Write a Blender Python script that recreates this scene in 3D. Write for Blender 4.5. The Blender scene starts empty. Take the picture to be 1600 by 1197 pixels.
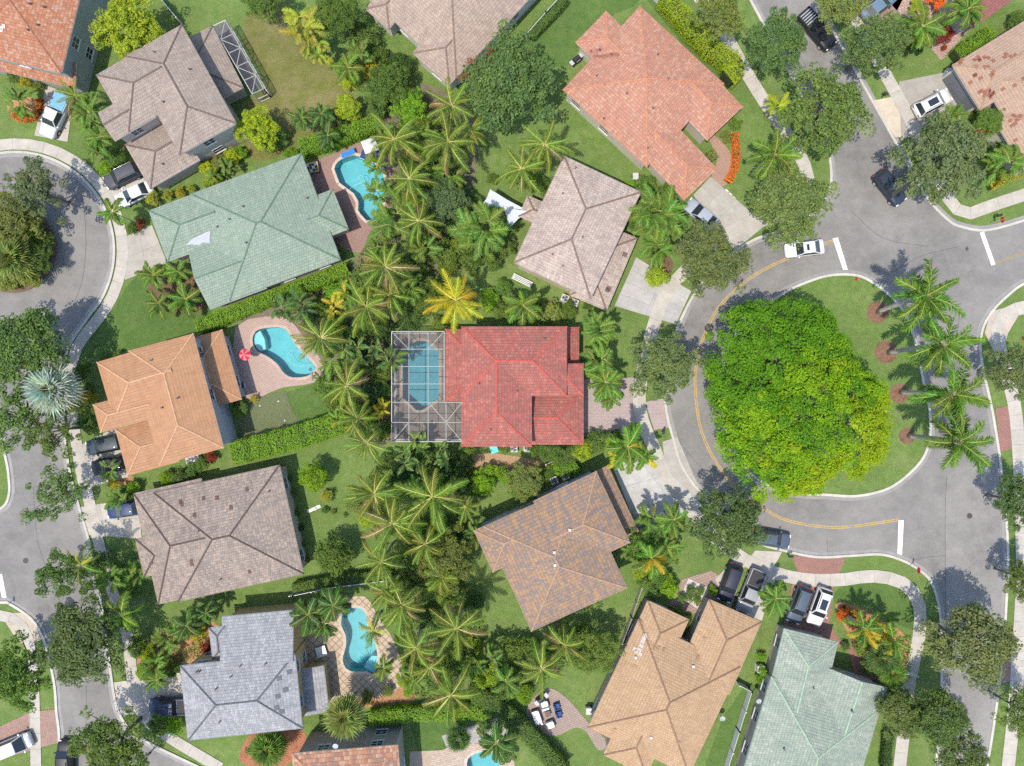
import bpy, bmesh, math, random
import numpy as np
from mathutils import Vector, Matrix
from mathutils.geometry import tessellate_polygon

# ------------------------------------------------------------------ camera, sky, sun, exposure
SC = bpy.context.scene
COL = SC.collection
S = 0.078            # metres on the ground for one photograph pixel
H = 88.0             # height of the drone
cam = bpy.data.cameras.new('camera')
cam.sensor_width = 36.0
cam.lens = 18.0 * H / (800 * S)
cam.clip_end = 4000
camo = bpy.data.objects.new('camera', cam)
camo.location = (0, 0, H)
COL.objects.link(camo)
SC.camera = camo
SH = Vector((0.26, 0.28, -1.0)).normalized()      # where the sunlight goes
wd = bpy.data.worlds.new('World'); SC.world = wd; wd.use_nodes = True
nt = wd.node_tree; nt.nodes.clear()
sky = nt.nodes.new('ShaderNodeTexSky'); sky.sky_type = 'NISHITA'; sky.sun_disc = False
sky.sun_elevation = math.asin(-SH.z); sky.sun_rotation = math.atan2(-SH.x, -SH.y)
bg = nt.nodes.new('ShaderNodeBackground'); bg.inputs[1].default_value = 0.15
wo = nt.nodes.new('ShaderNodeOutputWorld')
nt.links.new(sky.outputs[0], bg.inputs[0]); nt.links.new(bg.outputs[0], wo.inputs[0])
sun = bpy.data.lights.new('sun', 'SUN'); sun.energy = 2.6; sun.angle = math.radians(0.53); sun.color = (1.0, 0.925, 0.815)
suno = bpy.data.objects.new('sun', sun); suno.rotation_euler = SH.to_track_quat('-Z', 'Y').to_euler(); suno.location = (0, 0, 60)
COL.objects.link(suno)
SC.view_settings.view_transform = 'Standard'; SC.view_settings.look = 'None'
SC.view_settings.gamma = 1.0; SC.view_settings.exposure = 1.12; SC.view_settings.use_curve_mapping = False
SC.render.engine = 'CYCLES'
SC.cycles.max_bounces = 5; SC.cycles.diffuse_bounces = 2; SC.cycles.glossy_bounces = 2; SC.cycles.transmission_bounces = 3; SC.cycles.transparent_max_bounces = 10
SC.cycles.use_adaptive_sampling = True; SC.cycles.adaptive_threshold = 0.02; SC.cycles.adaptive_min_samples = 16; SC.cycles.use_denoising = False

rnd = random.Random(7)
NR = np.random.default_rng(11)

# ------------------------------------------------------------------ helpers
def W(px, py, z=0.0):
    k = S * (H - z) / H
    return Vector(((px - 800) * k, (598.5 - py) * k, z))

def W2(p, z=0.0):
    return W(p[0], p[1], z)

class MB:
    def __init__(s): s.v = []; s.f = []; s.m = []; s.uv = None
    def add(s, vs, fs, mi=0):
        o = len(s.v); s.v += [tuple(v) for v in vs]
        for f in fs: s.f.append(tuple(i + o for i in f)); s.m.append(mi)
    def box(s, x0, x1, y0, y1, z0, z1, mi=0):
        s.add([(x0,y0,z0),(x1,y0,z0),(x1,y1,z0),(x0,y1,z0),(x0,y0,z1),(x1,y0,z1),(x1,y1,z1),(x0,y1,z1)],
              [(0,3,2,1),(4,5,6,7),(0,1,5,4),(1,2,6,5),(2,3,7,6),(3,0,4,7)], mi)
    def bar(s, a, b, w, h=None, mi=0):
        a = Vector(a); b = Vector(b); h = h or w
        d = (b - a).normalized(); up = Vector((0,0,1)) if abs(d.z) < .95 else Vector((1,0,0))
        x = d.cross(up).normalized() * w/2; y = x.cross(d).normalized() * h/2
        vs = [a-x-y, a+x-y, a+x+y, a-x+y, b-x-y, b+x-y, b+x+y, b-x+y]
        s.add(vs, [(0,1,2,3),(7,6,5,4),(0,4,5,1),(1,5,6,2),(2,6,7,3),(3,7,4,0)], mi)
    def tube(s, pts, rs, n=7, mi=0, cap=True):
        base = len(s.v); pts = [Vector(p) for p in pts]
        for i, p in enumerate(pts):
            d = (pts[min(i+1, len(pts)-1)] - pts[max(i-1, 0)]).normalized()
            up = Vector((1,0,0)) if abs(d.x) < .8 else Vector((0,1,0))
            x = d.cross(up).normalized(); y = d.cross(x)
            for k in range(n):
                a = 2*math.pi*k/n
                s.v.append(tuple(p + (x*math.cos(a) + y*math.sin(a)) * rs[i]))
        for i in range(len(pts)-1):
            for k in range(n):
                a = base+i*n+k; b = base+i*n+(k+1) % n
                s.f.append((a, b, b+n, a+n)); s.m.append(mi)
        if cap:
            s.f.append(tuple(base+(len(pts)-1)*n+k for k in range(n))); s.m.append(mi)
            s.f.append(tuple(base+k for k in reversed(range(n)))); s.m.append(mi)
    def mesh(s, name, mats, smooth=False):
        me = bpy.data.meshes.new(name); me.from_pydata(s.v, [], s.f)
        if not isinstance(mats, (list, tuple)): mats = [mats]
        for m in mats: me.materials.append(m)
        if len(mats) > 1: me.polygons.foreach_set('material_index', s.m)
        if smooth: me.polygons.foreach_set('use_smooth', [True]*len(s.f))
        me.update(); return me

def ob(name, me, parent=None, loc=None, rz=0.0, color=None, kind=None):
    o = bpy.data.objects.new(name, me); COL.objects.link(o)
    if parent is not None: o.parent = parent
    if loc is not None: o.location = loc
    if rz: o.rotation_euler = (0, 0, rz)
    if color is not None: o.color = (*color, 1.0)
    if kind: o['kind'] = kind
    return o

def build(mb, name, mats, parent=None, smooth=False, **k):
    return ob(name, mb.mesh(name, mats, smooth), parent, **k)

THINGS = []     # (object, look, category, group, landmark point in photo)
def thing(o, look, cat, group=None, at=None, label=None):
    o['category'] = cat
    if group: o['group'] = group
    if label: o['label'] = label
    else: THINGS.append((o, look, at))
    return o

def empty(name, loc=(0,0,0), rz=0.0):
    o = bpy.data.objects.new(name, None); COL.objects.link(o); o.location = loc; o.rotation_euler = (0,0,rz)
    o.empty_display_size = .3
    return o

# ------------------------------------------------------------------ materials
class NT:
    def __init__(s, name):
        s.m = bpy.data.materials.new(name); s.m.use_nodes = True
        s.t = s.m.node_tree; s.t.nodes.clear()
        s.out = s.t.nodes.new('ShaderNodeOutputMaterial')
    def n(s, typ, **kw):
        nd = s.t.nodes.new('ShaderNode' + typ)
        for k, v in kw.items():
            if k.startswith('_'): setattr(nd, k[1:], v)
            else:
                key = int(k[1:]) if k[0] == 'i' and k[1:].isdigit() else k.replace('_', ' ')
                s.set(nd.inputs[key], v)
        return nd
    def set(s, inp, v):
        if hasattr(v, 'outputs'): v = v.outputs[0]
        if isinstance(v, bpy.types.NodeSocket): s.t.links.new(v, inp)
        else:
            if isinstance(v, tuple) and len(v) == 3 and inp.type == 'RGBA': v = (*v, 1)
            inp.default_value = v
    def math(s, op, a, b=0.0): return s.n('Math', _operation=op, i0=a, i1=b).outputs[0]
    def mix(s, f, a, b, mode='MIX'):
        nd = s.t.nodes.new('ShaderNodeMix'); nd.data_type = 'RGBA'; nd.blend_type = mode
        s.set(nd.inputs[0], f); s.set(nd.inputs[6], a); s.set(nd.inputs[7], b); return nd.outputs[2]
    def ramp(s, f, stops, interp='LINEAR'):
        nd = s.t.nodes.new('ShaderNodeValToRGB'); s.set(nd.inputs[0], f); cr = nd.color_ramp; cr.interpolation = interp
        while len(cr.elements) < len(stops): cr.elements.new(.5)
        for e, (p, c) in zip(cr.elements, stops): e.position = p; e.color = (*c, 1) if isinstance(c, tuple) else (c, c, c, 1)
        return nd.outputs[0]
    def noise(s, vec, scale, detail=3.0, rough=.55):
        return s.n('TexNoise', Vector=vec, Scale=scale, Detail=detail, Roughness=rough).outputs[0]
    def bsdf(s, col, rough=.8, bump=None, dist=.02, spec=.3, **kw):
        b = s.n('BsdfPrincipled', Base_Color=col, Roughness=rough)
        b.inputs['Specular IOR Level'].default_value = spec
        for k, v in kw.items(): s.set(b.inputs[k.replace('_', ' ')], v)
        if bump is not None:
            bn = s.n('Bump', Height=bump, Distance=dist, Strength=1.0); s.set(b.inputs['Normal'], bn)
        return b
    def done(s, sh): s.set(s.out.inputs[0], sh); return s.m
    def pos(s): return s.n('NewGeometry').outputs['Position']

MC = {}
def cached(fn):
    def g(*a):
        k = (fn.__name__,) + a
        if k not in MC: MC[k] = fn(*a)
        return MC[k]
    return g

@cached
def m_plain(col, rough=.6, var=.12):
    t = NT('plain'); p = t.pos(); f = t.noise(p, 3.0, 4)
    c = t.mix(t.ramp(f, [(.3, 0.0), (.7, 1.0)]), tuple(x*(1-var) for x in col), tuple(min(1, x*(1+var)) for x in col))
    return t.done(t.bsdf(c, rough))

@cached
def m_grass(a, b, dry, amt):
    t = NT('grass'); p = t.pos()
    big = t.noise(p, .16, 4); mid = t.noise(p, 1.1, 5, .65); fine = t.noise(p, 9.0, 4, .7)
    c = t.mix(t.ramp(mid, [(.32, 0.0), (.68, 1.0)]), a, b)
    c = t.mix(t.math('MULTIPLY', t.ramp(t.noise(p, .45, 6, .7), [(.50-amt*.2, 0.0), (.80-amt*.25, 1.0)]), min(1.0, .35+amt)), c, dry)
    c = t.mix(t.ramp(big, [(.35, .0), (.7, .5)]), c, tuple(x*.72 for x in a))
    c = t.mix(.55, c, t.ramp(fine, [(.25, .30), (.75, .95)]), 'MULTIPLY')
    c = t.mix(1.0, c, (1.25, 1.25, 1.25), 'MULTIPLY')
    return t.done(t.bsdf(c, .9, t.math('ADD', fine, t.noise(p, 30, 2)), .06, .15))

@cached
def m_asphalt(k=1.0):
    t = NT('asphalt'); p = t.pos()
    big = t.noise(p, .09, 5, .6); mid = t.noise(p, .6, 6, .7); fine = t.noise(p, 14, 4, .8)
    c = t.mix(t.ramp(big, [(.36, 0.0), (.64, 1.0)]), (.148, .142, .134), (.212, .202, .190))
    c = t.mix(t.ramp(mid, [(.42, 0.0), (.75, .65)]), c, (.250, .236, .220))
    c = t.mix(t.ramp(t.noise(p, .35, 7, .75), [(.54, .0), (.72, .42)]), c, (.098, .094, .090))
    c = t.mix(.35, c, t.ramp(fine, [(.2, .5), (.8, 1.0)]), 'MULTIPLY')
    c = t.mix(1.0, c, (k, k, k*.985), 'MULTIPLY')
    return t.done(t.bsdf(c, .92, fine, .015, .2))

@cached
def m_concrete(col):
    t = NT('concrete'); p = t.pos()
    r = t.n('ObjectInfo').outputs['Random']
    mid = t.noise(p, .7, 6, .7); fine = t.noise(p, 8, 5, .75)
    c = t.mix(t.ramp(mid, [(.35, 0.0), (.7, 1.0)]), tuple(x*.80 for x in col), tuple(x*1.08 for x in col))
    c = t.mix(t.ramp(t.noise(p, .33, 7, .8), [(.58, 0.0), (.68, .45)]), c, tuple(x*.5 for x in col))
    c = t.mix(t.math('MULTIPLY', r, .30), c, tuple(x*.62 for x in col))
    c = t.mix(.25, c, t.ramp(fine, [(.2, .55), (.8, 1.0)]), 'MULTIPLY')
    return t.done(t.bsdf(c, .85, fine, .01, .25))

@cached
def m_worn(col, k):
    t = NT('worn_paint'); p = t.pos(); f = t.noise(p, 2.2, 6, .8)
    c = t.mix(t.ramp(f, [(.50-k, 0.0), (.66-k*.5, 1.0)]), col, (.17, .163, .155))
    return t.done(t.bsdf(c, .85, t.noise(p, 14, 3), .01, .25))

@cached
def m_paver(a, b, mortar, size, rot):
    t = NT('paver'); p = t.pos()
    mp = t.n('Mapping', Vector=p); mp.inputs['Rotation'].default_value = (0, 0, math.radians(rot))
    br = t.n('TexBrick', Vector=mp, Color1=a, Color2=b, Mortar=mortar, Scale=1.0)
    br.inputs['Mortar Size'].default_value = .07*size; br.inputs['Brick Width'].default_value = size
    br.inputs['Row Height'].default_value = size*(1.0 if size > .5 else .55); br.offset = 0.0 if size > .5 else .5
    c = t.mix(t.ramp(t.noise(p, .6, 6, .7), [(.35, 0.0), (.7, .5)]), br.outputs[0], mortar)
    c = t.mix(.3, c, t.ramp(t.noise(p, 9, 4), [(.2, .5), (.8, 1.0)]), 'MULTIPLY')
    return t.done(t.bsdf(c, .85, t.math('SUBTRACT', 1.0, br.outputs[1]), .01, .25))

@cached
def m_mulch(col):
    t = NT('mulch'); p = t.pos(); f = t.noise(p, 6, 6, .8)
    c = t.mix(t.ramp(f, [(.3, 0.0), (.7, 1.0)]), tuple(x*.45 for x in col), tuple(x*1.25 for x in col))
    c = t.mix(t.ramp(t.noise(p, 1.2, 4), [(.5, 0.0), (.7, .5)]), c, tuple(x*.35 for x in col))
    return t.done(t.bsdf(c, .95, f, .05, .1))

@cached
def m_roof(cols, stain, stain_amt, tw, th, rollk):
    """barrel tiles: one random colour for each tile, weathering over them, relief of rolls and courses"""
    t = NT('roof_tile'); uv = t.n('TexCoord').outputs['UV']
    sp = t.n('SeparateXYZ', Vector=uv)
    v = t.math('DIVIDE', sp.outputs[1], th); row = t.math('FLOOR', v)
    u = t.math('ADD', t.math('DIVIDE', sp.outputs[0], tw), t.math('MULTIPLY', t.math('MODULO', row, 2.0), .5))
    colm = t.math('FLOOR', u)
    wn = t.n('TexWhiteNoise', _noise_dimensions='2D', Vector=t.n('CombineXYZ', X=colm, Y=row)).outputs[0]
    c = t.ramp(wn, [(i/len(cols), cc) for i, cc in enumerate(cols)], 'CONSTANT')
    p = t.pos()
    grp = t.noise(p, .5, 5, .7)
    c = t.mix(t.ramp(grp, [(.40, 0.0), (.68, stain_amt)]), c, stain)
    c = t.mix(t.math('MULTIPLY', t.ramp(t.noise(p, 3.5, 5, .75), [(.45, 0.0), (.75, .6)]), stain_amt), c, tuple(x*.55 for x in stain))
    st = t.n('Mapping', Vector=uv); st.inputs['Scale'].default_value = (2.2, .22, 1)
    c = t.mix(t.math('MULTIPLY', t.ramp(t.noise(st, 1.0, 4, .65), [(.42, 0.0), (.72, .55)]), min(1.0, .4+stain_amt)), c, tuple(x*.78 for x in stain))
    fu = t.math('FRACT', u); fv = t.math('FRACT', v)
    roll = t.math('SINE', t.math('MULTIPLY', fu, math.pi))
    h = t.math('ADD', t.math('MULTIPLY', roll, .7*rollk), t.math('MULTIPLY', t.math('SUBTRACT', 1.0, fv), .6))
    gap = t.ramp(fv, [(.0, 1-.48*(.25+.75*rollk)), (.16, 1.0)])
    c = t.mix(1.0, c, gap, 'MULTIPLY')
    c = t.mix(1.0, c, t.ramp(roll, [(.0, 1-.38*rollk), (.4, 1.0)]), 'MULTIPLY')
    return t.done(t.bsdf(c, .75, h, .05, .25))

@cached
def m_leaf(transl=.3):
    t = NT('leaf'); oi = t.n('ObjectInfo'); g = t.n('NewGeometry')
    isl = g.outputs['Random Per Island']; oc = oi.outputs['Color']
    c = t.mix(isl, t.mix(1.0, oc, (.66, .72, .7), 'MULTIPLY'), t.mix(1.0, oc, (1.36, 1.28, 1.2), 'MULTIPLY'))
    big = t.noise(g.outputs['Position'], .55, 3)
    c = t.mix(t.ramp(big, [(.38, 0.0), (.66, .75)]), c, t.mix(1.0, c, (1.28, 1.16, .85), 'MULTIPLY'))
    c = t.mix(t.math('MULTIPLY', oi.outputs['Random'], .5), c, t.mix(1.0, c, (.75, .85, .85), 'MULTIPLY'))
    b = t.bsdf(c, .6, None, 0, .12)
    tr = t.n('BsdfTranslucent', Color=t.mix(1.0, c, (1.2, 1.35, .7), 'MULTIPLY'))
    ms = t.n('MixShader', i0=transl, i1=b, i2=tr)
    return t.done(ms)

@cached
def m_rib():
    t = NT('frond_rib'); oi = t.n('ObjectInfo')
    c = t.mix(.55, oi.outputs['Color'], (.42, .36, .09))
    return t.done(t.bsdf(c, .5))

@cached
def m_bark(col):
    t = NT('bark'); p = t.pos()
    mp = t.n('Mapping', Vector=p); mp.inputs['Scale'].default_value = (1, 1, 3)
    f = t.noise(mp, 5, 5, .7)
    c = t.mix(f, tuple(x*.55 for x in col), tuple(x*1.35 for x in col))
    return t.done(t.bsdf(c, .9, f, .03, .15))

@cached
def m_stucco(col):
    t = NT('stucco'); p = t.pos(); f = t.noise(p, 1.0, 5, .7); g = t.noise(p, 20, 3)
    c = t.mix(t.ramp(f, [(.35, 0.0), (.7, .4)]), col, tuple(x*.72 for x in col))
    return t.done(t.bsdf(c, .85, g, .006, .2))

@cached
def m_paint():
    t = NT('car_paint'); oi = t.n('ObjectInfo')
    b = t.bsdf(oi.outputs['Color'], .5, None, 0, .3); b.inputs['Coat Weight'].default_value = .22; b.inputs['Coat Roughness'].default_value = .03
    return t.done(b)
@cached
def m_objcol(rough=.7):
    t = NT('dyed'); oi = t.n('ObjectInfo'); f = t.noise(t.pos(), 5, 4)
    c = t.mix(1.0, oi.outputs['Color'], t.ramp(f, [(.25, .72), (.75, 1.05)]), 'MULTIPLY')
    return t.done(t.bsdf(c, rough))
@cached
def m_glass():
    t = NT('dark_glass'); return t.done(t.bsdf((.018, .024, .028), .06, None, 0, .7))
@cached
def m_water():
    t = NT('pool_water'); p = t.pos(); f = t.noise(p, 1.6, 4, .6)
    bn = t.n('Bump', Height=f, Distance=.02, Strength=.2)
    tr = t.n('BsdfTransparent', Color=(.60, .87, .89))
    gl = t.n('BsdfGlossy', Color=(1, 1, 1), Roughness=.015, Normal=bn)
    fr = t.n('Fresnel', IOR=1.33, Normal=bn)
    return t.done(t.n('MixShader', i0=fr, i1=tr, i2=gl))
@cached
def m_plaster(col):
    t = NT('pool_plaster'); p = t.pos(); f = t.noise(p, .9, 4)
    v = t.n('TexVoronoi', _feature='DISTANCE_TO_EDGE', Vector=t.mix(.4, p, t.n('TexNoise', Vector=p, Scale=1.5).outputs[1], 'ADD'), Scale=1.1).outputs[0]
    c = t.mix(t.ramp(f, [(.35, 0.0), (.7, 1.0)]), tuple(x*.85 for x in col), col)
    return t.done(t.bsdf(c, .7))
@cached
def m_screen():
    t = NT('screen_mesh'); tr = t.n('BsdfTransparent', Color=(1, 1, 1)); d = t.n('BsdfDiffuse', Color=(.11, .11, .11))
    return t.done(t.n('MixShader', i0=.27, i1=tr, i2=d))

WHITE = (.50, .50, .485)
M_WHITE = m_plain(WHITE, .45, .05)
M_TYRE = m_plain((.02, .02, .02), .9)
M_METAL = m_plain((.35, .36, .37), .4)
M_BLACK = m_plain((.025, .025, .027), .5)
CONC = m_concrete((.42, .385, .33))
CONC_GREY = m_concrete((.30, .295, .28))
KERB = m_concrete((.47, .445, .39))
GRASS = m_grass((.100, .164, .038), (.154, .222, .060), (.225, .215, .098), .16)
LAWN_VIVID = m_grass((.068, .128, .028), (.105, .168, .042), (.17, .175, .07), .05)
LAWN_DRY = m_grass((.115, .130, .032), (.165, .165, .045), (.24, .195, .10), .45)
ROAD = m_asphalt()

# ------------------------------------------------------------------ sheets and strips
def smooth_closed(pts, n=6):
    out = []; L = len(pts)
    for i in range(L):
        p0, p1, p2, p3 = (Vector(pts[(i+k-1) % L]) for k in range(4))
        for j in range(n):
            t = j/n
            out.append(tuple(.5*((2*p1)+(p2-p0)*t+(2*p0-5*p1+4*p2-p3)*t*t+(3*p1-p0-3*p2+p3)*t**3)))
    return out
def smooth_open(pts, n=6):
    P = [Vector(p) for p in pts]; P = [P[0]*2-P[1]] + P + [P[-1]*2-P[-2]]; out = []
    for i in range(1, len(P)-2):
        p0, p1, p2, p3 = P[i-1:i+3]
        for j in range(n):
            t = j/n
            out.append(tuple(.5*((2*p1)+(p2-p0)*t+(2*p0-5*p1+4*p2-p3)*t*t+(3*p1-p0-3*p2+p3)*t**3)))
    out.append(tuple(P[-2])); return out

def tess(loops):
    tri = tess3 = tessellate_polygon([[Vector((p[0], p[1], 0)) for p in l] for l in loops])
    flat = [p for l in loops for p in l]
    out = []
    for a, b, c in tri:
        A, B, C = flat[a], flat[b], flat[c]
        cr = (B[0]-A[0])*(C[1]-A[1])-(B[1]-A[1])*(C[0]-A[0])
        out.append((a, b, c) if cr > 0 else (a, c, b))
    return flat, out

def sheet(name, outer, z, mat, holes=(), kind='structure', parent=None, px=True, skirt=0.0):
    cv = (lambda p: (W2(p).x, W2(p).y)) if px else (lambda p: p)
    loops = [[cv(p) for p in outer]] + [[cv(p) for p in h] for h in holes]
    flat, tri = tess(loops)
    mb = MB(); mb.add([(x, y, z) for x, y in flat], tri)
    if skirt:
        o = 0
        for l in loops:
            n = len(l)
            mb.add([(x, y, z) for x, y in l] + [(x, y, z-skirt) for x, y in l], [(i, (i+1) % n, n+(i+1) % n, n+i) for i in range(n)])
    return build(mb, name, mat, parent, kind=kind if parent is None else None)

def ribbon_pts(poly, w, closed=False):
    """left and right edges (metres) of a strip of width w (metres) round a polyline in metres"""
    n = len(poly); L = []; R = []
    for i in range(n):
        a = poly[(i-1) % n] if closed or i else poly[0]; b = poly[(i+1) % n] if closed or i < n-1 else poly[-1]
        d = Vector((b[0]-a[0], b[1]-a[1])).normalized(); nx = Vector((-d.y, d.x))
        p = Vector(poly[i][:2]); L.append(p+nx*w/2); R.append(p-nx*w/2)
    return L, R

def strip(name, poly_px, w, z, mat, closed=False, h=0.0, kind='structure', parent=None, n=6, smooth=True, off=0.0):
    pts = (smooth_closed(poly_px, n) if closed else smooth_open(poly_px, n)) if smooth else list(poly_px)
    pm = [tuple(W2(p))[:2] for p in pts]
    if off: 
        l, r = ribbon_pts(pm, abs(off)*2, closed); pm = [tuple(q) for q in (l if off > 0 else r)]
    l, r = ribbon_pts(pm, w, closed); mb = MB(); m = len(pm)
    vs = [(p.x, p.y, z) for p in l] + [(p.x, p.y, z) for p in r]; rng = range(m if closed else m-1); fs = []
    for i in rng:
        j = (i+1) % m; fs.append((i, m+i, m+j, j))
    if h:
        vs += [(p.x, p.y, z-h) for p in l] + [(p.x, p.y, z-h) for p in r]
        for i in rng:
            j = (i+1) % m; fs.append((i, j, 2*m+j, 2*m+i)); fs.append((m+i, 3*m+i, 3*m+j, m+j))
    mb.add(vs, fs)
    return build(mb, name, mat, parent, kind=kind if parent is None else None)

def resample(pm, step):
    out = [pm[0]]; acc = 0.0
    for a, b in zip(pm, pm[1:]):
        a = Vector(a); b = Vector(b); seg = (b-a).length; t = step-acc
        while t <= seg and seg > 1e-6:
            q = a+(b-a)*(t/seg); out.append((q.x, q.y)); t += step
        acc = (acc+seg) % step if seg else acc
        acc = seg-(t-step)
    out.append(pm[-1]); return out

def slab_path(name, poly_px, w, mat, step=1.7, z=.075, smooth=True, gap=.022):
    """a pavement: sand bed below and a row of concrete slabs, each a piece of its own"""
    pts = smooth_open(poly_px, 5) if smooth else list(poly_px)
    pm = resample([tuple(W2(p))[:2] for p in pts], step)
    bed = strip_m(name, pm, w-.04, z-.03, m_plain((.10, .092, .08), .95))
    l, r = ribbon_pts(pm, w)
    for i in range(len(pm)-1):
        a, b, c, d = l[i], l[i+1], r[i+1], r[i]
        if (b-a).length < .3: continue
        e1 = (b-a).normalized()*gap/2; e2 = (c-d).normalized()*gap/2
        slab(bed, [a+e1, d+e2, c-e2, b-e1], z+rnd.uniform(-.004, .006), mat)
    return bed

def slab(parent, q, z, mat, th=.045, name='slab'):
    mb = MB(); k = len(q)
    q = [Vector(p[:2]) for p in q]
    ar = sum(q[i].x*q[(i+1) % k].y-q[(i+1) % k].x*q[i].y for i in range(k))
    if ar < 0: q = q[::-1]
    mb.add([(p.x, p.y, z) for p in q] + [(p.x, p.y, z-th) for p in q], [tuple(range(k))] + [(i, k+i, k+(i+1) % k, (i+1) % k) for i in range(k)])
    return build(mb, name, mat, parent)

def strip_m(name, pm, w, z, mat):
    l, r = ribbon_pts(pm, w); m = len(pm); mb = MB()
    mb.add([(p.x, p.y, z) for p in l]+[(p.x, p.y, z) for p in r], [(i, m+i, m+i+1, i+1) for i in range(m-1)])
    return build(mb, name, mat, None, kind='structure')

def panels(name, quad_px, nu, nv, mat, z=.06, gap=.02):
    """driveway cast in panels between joints"""
    q = [W2(p).to_2d() for p in quad_px]
    bed = sheet(name, quad_px, z-.03, m_plain((.10, .092, .08), .95))
    P = lambda u, v: (q[0]*(1-u)+q[1]*u)*(1-v)+(q[3]*(1-u)+q[2]*u)*v
    lu = max((q[1]-q[0]).length, (q[2]-q[3]).length); lv = max((q[3]-q[0]).length, (q[2]-q[1]).length)
    gu = gap/lu/2; gv = gap/lv/2
    for i in range(nu):
        for j in range(nv):
            u0, u1, v0, v1 = i/nu+gu, (i+1)/nu-gu, j/nv+gv, (j+1)/nv-gv
            slab(bed, [P(u0, v0), P(u1, v0), P(u1, v1), P(u0, v1)], z+rnd.uniform(-.003, .005), mat, name='panel')
    return bed

# ------------------------------------------------------------------ kerb lines, traced on the ground
KW = [(1140,-60),(1172,0),(1205,62),(1245,135),(1282,205),(1297,255),(1294,300),(1262,340),(1215,362),(1182,373),(1146,394),(1110,425),(1083,462),(1060,508),(1045,555),(1038,600),(1041,643),(1051,683),(1066,730),(1098,775),(1140,822),(1185,848),(1220,859),(1275,870),(1330,868),(1375,866),(1408,875),(1432,888),(1453,907),(1466,945),(1471,1000),(1470,1080),(1465,1150),(1458,1260)]
KEN = [(1232,-70),(1272,0),(1312,68),(1352,140),(1390,207),(1420,262),(1450,312),(1483,346),(1503,355),(1527,360),(1552,358),(1598,345),(1660,322)]
KES = [(1660,415),(1600,443),(1576,460),(1551,485),(1535,513),(1531,545),(1537,586),(1543,612),(1551,650),(1561,713),(1568,775),(1573,836),(1574,880),(1572,930),(1566,1022),(1551,1138),(1530,1260)]
ISLAND = [(1223,459),(1263,440),(1300,430),(1340,431),(1370,446),(1395,467),(1413,490),(1426,520),(1436,565),(1443,600),(1451,635),(1453,668),(1450,695),(1440,718),(1420,740),(1395,759),(1370,769),(1335,775),(1293,773),(1230,768),(1180,745),(1145,700),(1128,640),(1128,580),(1145,530),(1180,490)]
CC = (25, 392)
KCD = [(CC[0]+154*math.cos(math.radians(a)), CC[1]+154*math.sin(math.radians(a))) for a in range(-125, 54, 12)]
KWE = KCD + [(107,545),(101,590),(99,640),(103,690),(110,738),(125,795),(137,835),(150,890),(160,950),(168,1010),(175,1060),(179,1087),(186,1112),(202,1138),(230,1158),(265,1176),(320,1202),(420,1250)]
KW1 = [(-52,525),(-20,600),(-2,670),(8,708),(14,740),(15,772),(4,793),(-30,803),(-90,805)]
KWS = [(-90,938),(0,941),(15,943),(50,967),(68,997),(78,1030),(86,1072),(89,1112),(93,1147),(92,1197),(90,1260)]
CISL = [(20+66*math.cos(2*math.pi*k/20), 389+66*math.sin(2*math.pi*k/20)) for k in range(20)]

POOLS = {
 'P1': [(521,262),(530,250),(553,242),(575,248),(597,264),(602,285),(598,320),(586,345),(572,345),(559,330),(560,316),(553,303),(530,286)],
 'P2': smooth_closed([(394,533),(399,518),(415,512),(443,512),(454,525),(466,543),(488,566),(494,576),(481,588),(456,590),(443,583),(434,570),(419,558),(401,548)], 3),
 'P3': [(630,548),(641,538),(653,532),(666,533),(678,543),(686,552),(686,622),(673,632),(660,642),(650,641),(640,631),(629,622)],
 'P4': smooth_closed([(536,957),(548,950),(563,950),(573,960),(574,977),(583,997),(589,1015),(591,1043),(584,1055),(573,1049),(555,1050),(541,1045),(535,1030),(540,1010),(540,992),(533,977)], 3),
 'P5': smooth_closed([(729,1192),(738,1179),(756,1174),(773,1180),(782,1198),(770,1225),(738,1225)], 3),
}

# ground: one sheet out to the horizon, with the pool pits cut out of it
BIG = 1500.0
sheet('ground', [(-BIG,-BIG),(BIG,-BIG),(BIG,BIG),(-BIG,BIG)], 0.0, GRASS,
      holes=[[tuple(W2(p))[:2] for p in q] for q in POOLS.values()], px=False)

# roads
east = smooth_open(KW, 4) + smooth_open(KES, 4)[::-1] + smooth_open(KEN, 4)[::-1]
sheet('road', east, .012, ROAD)
west = smooth_open(KWE, 3) + smooth_open(KWS, 3)[::-1] + smooth_open(KW1, 3)[::-1]
sheet('road', west, .012, ROAD)
sheet('road', smooth_open([(1480,742),(1477,800),(1477,880),(1478,960),(1476,1060),(1471,1150),(1466,1260)], 3)+smooth_open([(1558,690),(1563,775),(1568,836),(1569,880),(1567,930),(1561,1022),(1546,1138),(1525,1260)], 3)[::-1], .016, m_asphalt(1.10))
sheet('island_lawn', smooth_closed(ISLAND, 4), .055, GRASS, skirt=.06)
sheet('island_bed', smooth_closed(CISL, 2), .055, m_mulch((.12, .085, .05)), skirt=.06)
GUT = m_concrete((.27, .26, .245))
for nm, ln, cl, off in (('kerb', KW, 0, .12), ('kerb', KEN, 0, .12), ('kerb', KES, 0, .12), ('kerb', ISLAND, 1, 0), ('kerb', KWE, 0, .12), ('kerb', KW1, 0, .12), ('kerb', KWS, 0, .12)):
    strip(nm, ln, .30, .135, KERB, closed=bool(cl), h=.13, n=5)
for ln, cl, off in ((KW, 0, .36), (KEN, 0, .36), (KES, 0, -.36), (ISLAND, 1, .36), (KWE, 0, -.36), (KW1, 0, .36), (KWS, 0, .36)):
    strip('gutter', ln, .44, .026, GUT, closed=bool(cl), n=5, off=off)
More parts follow.
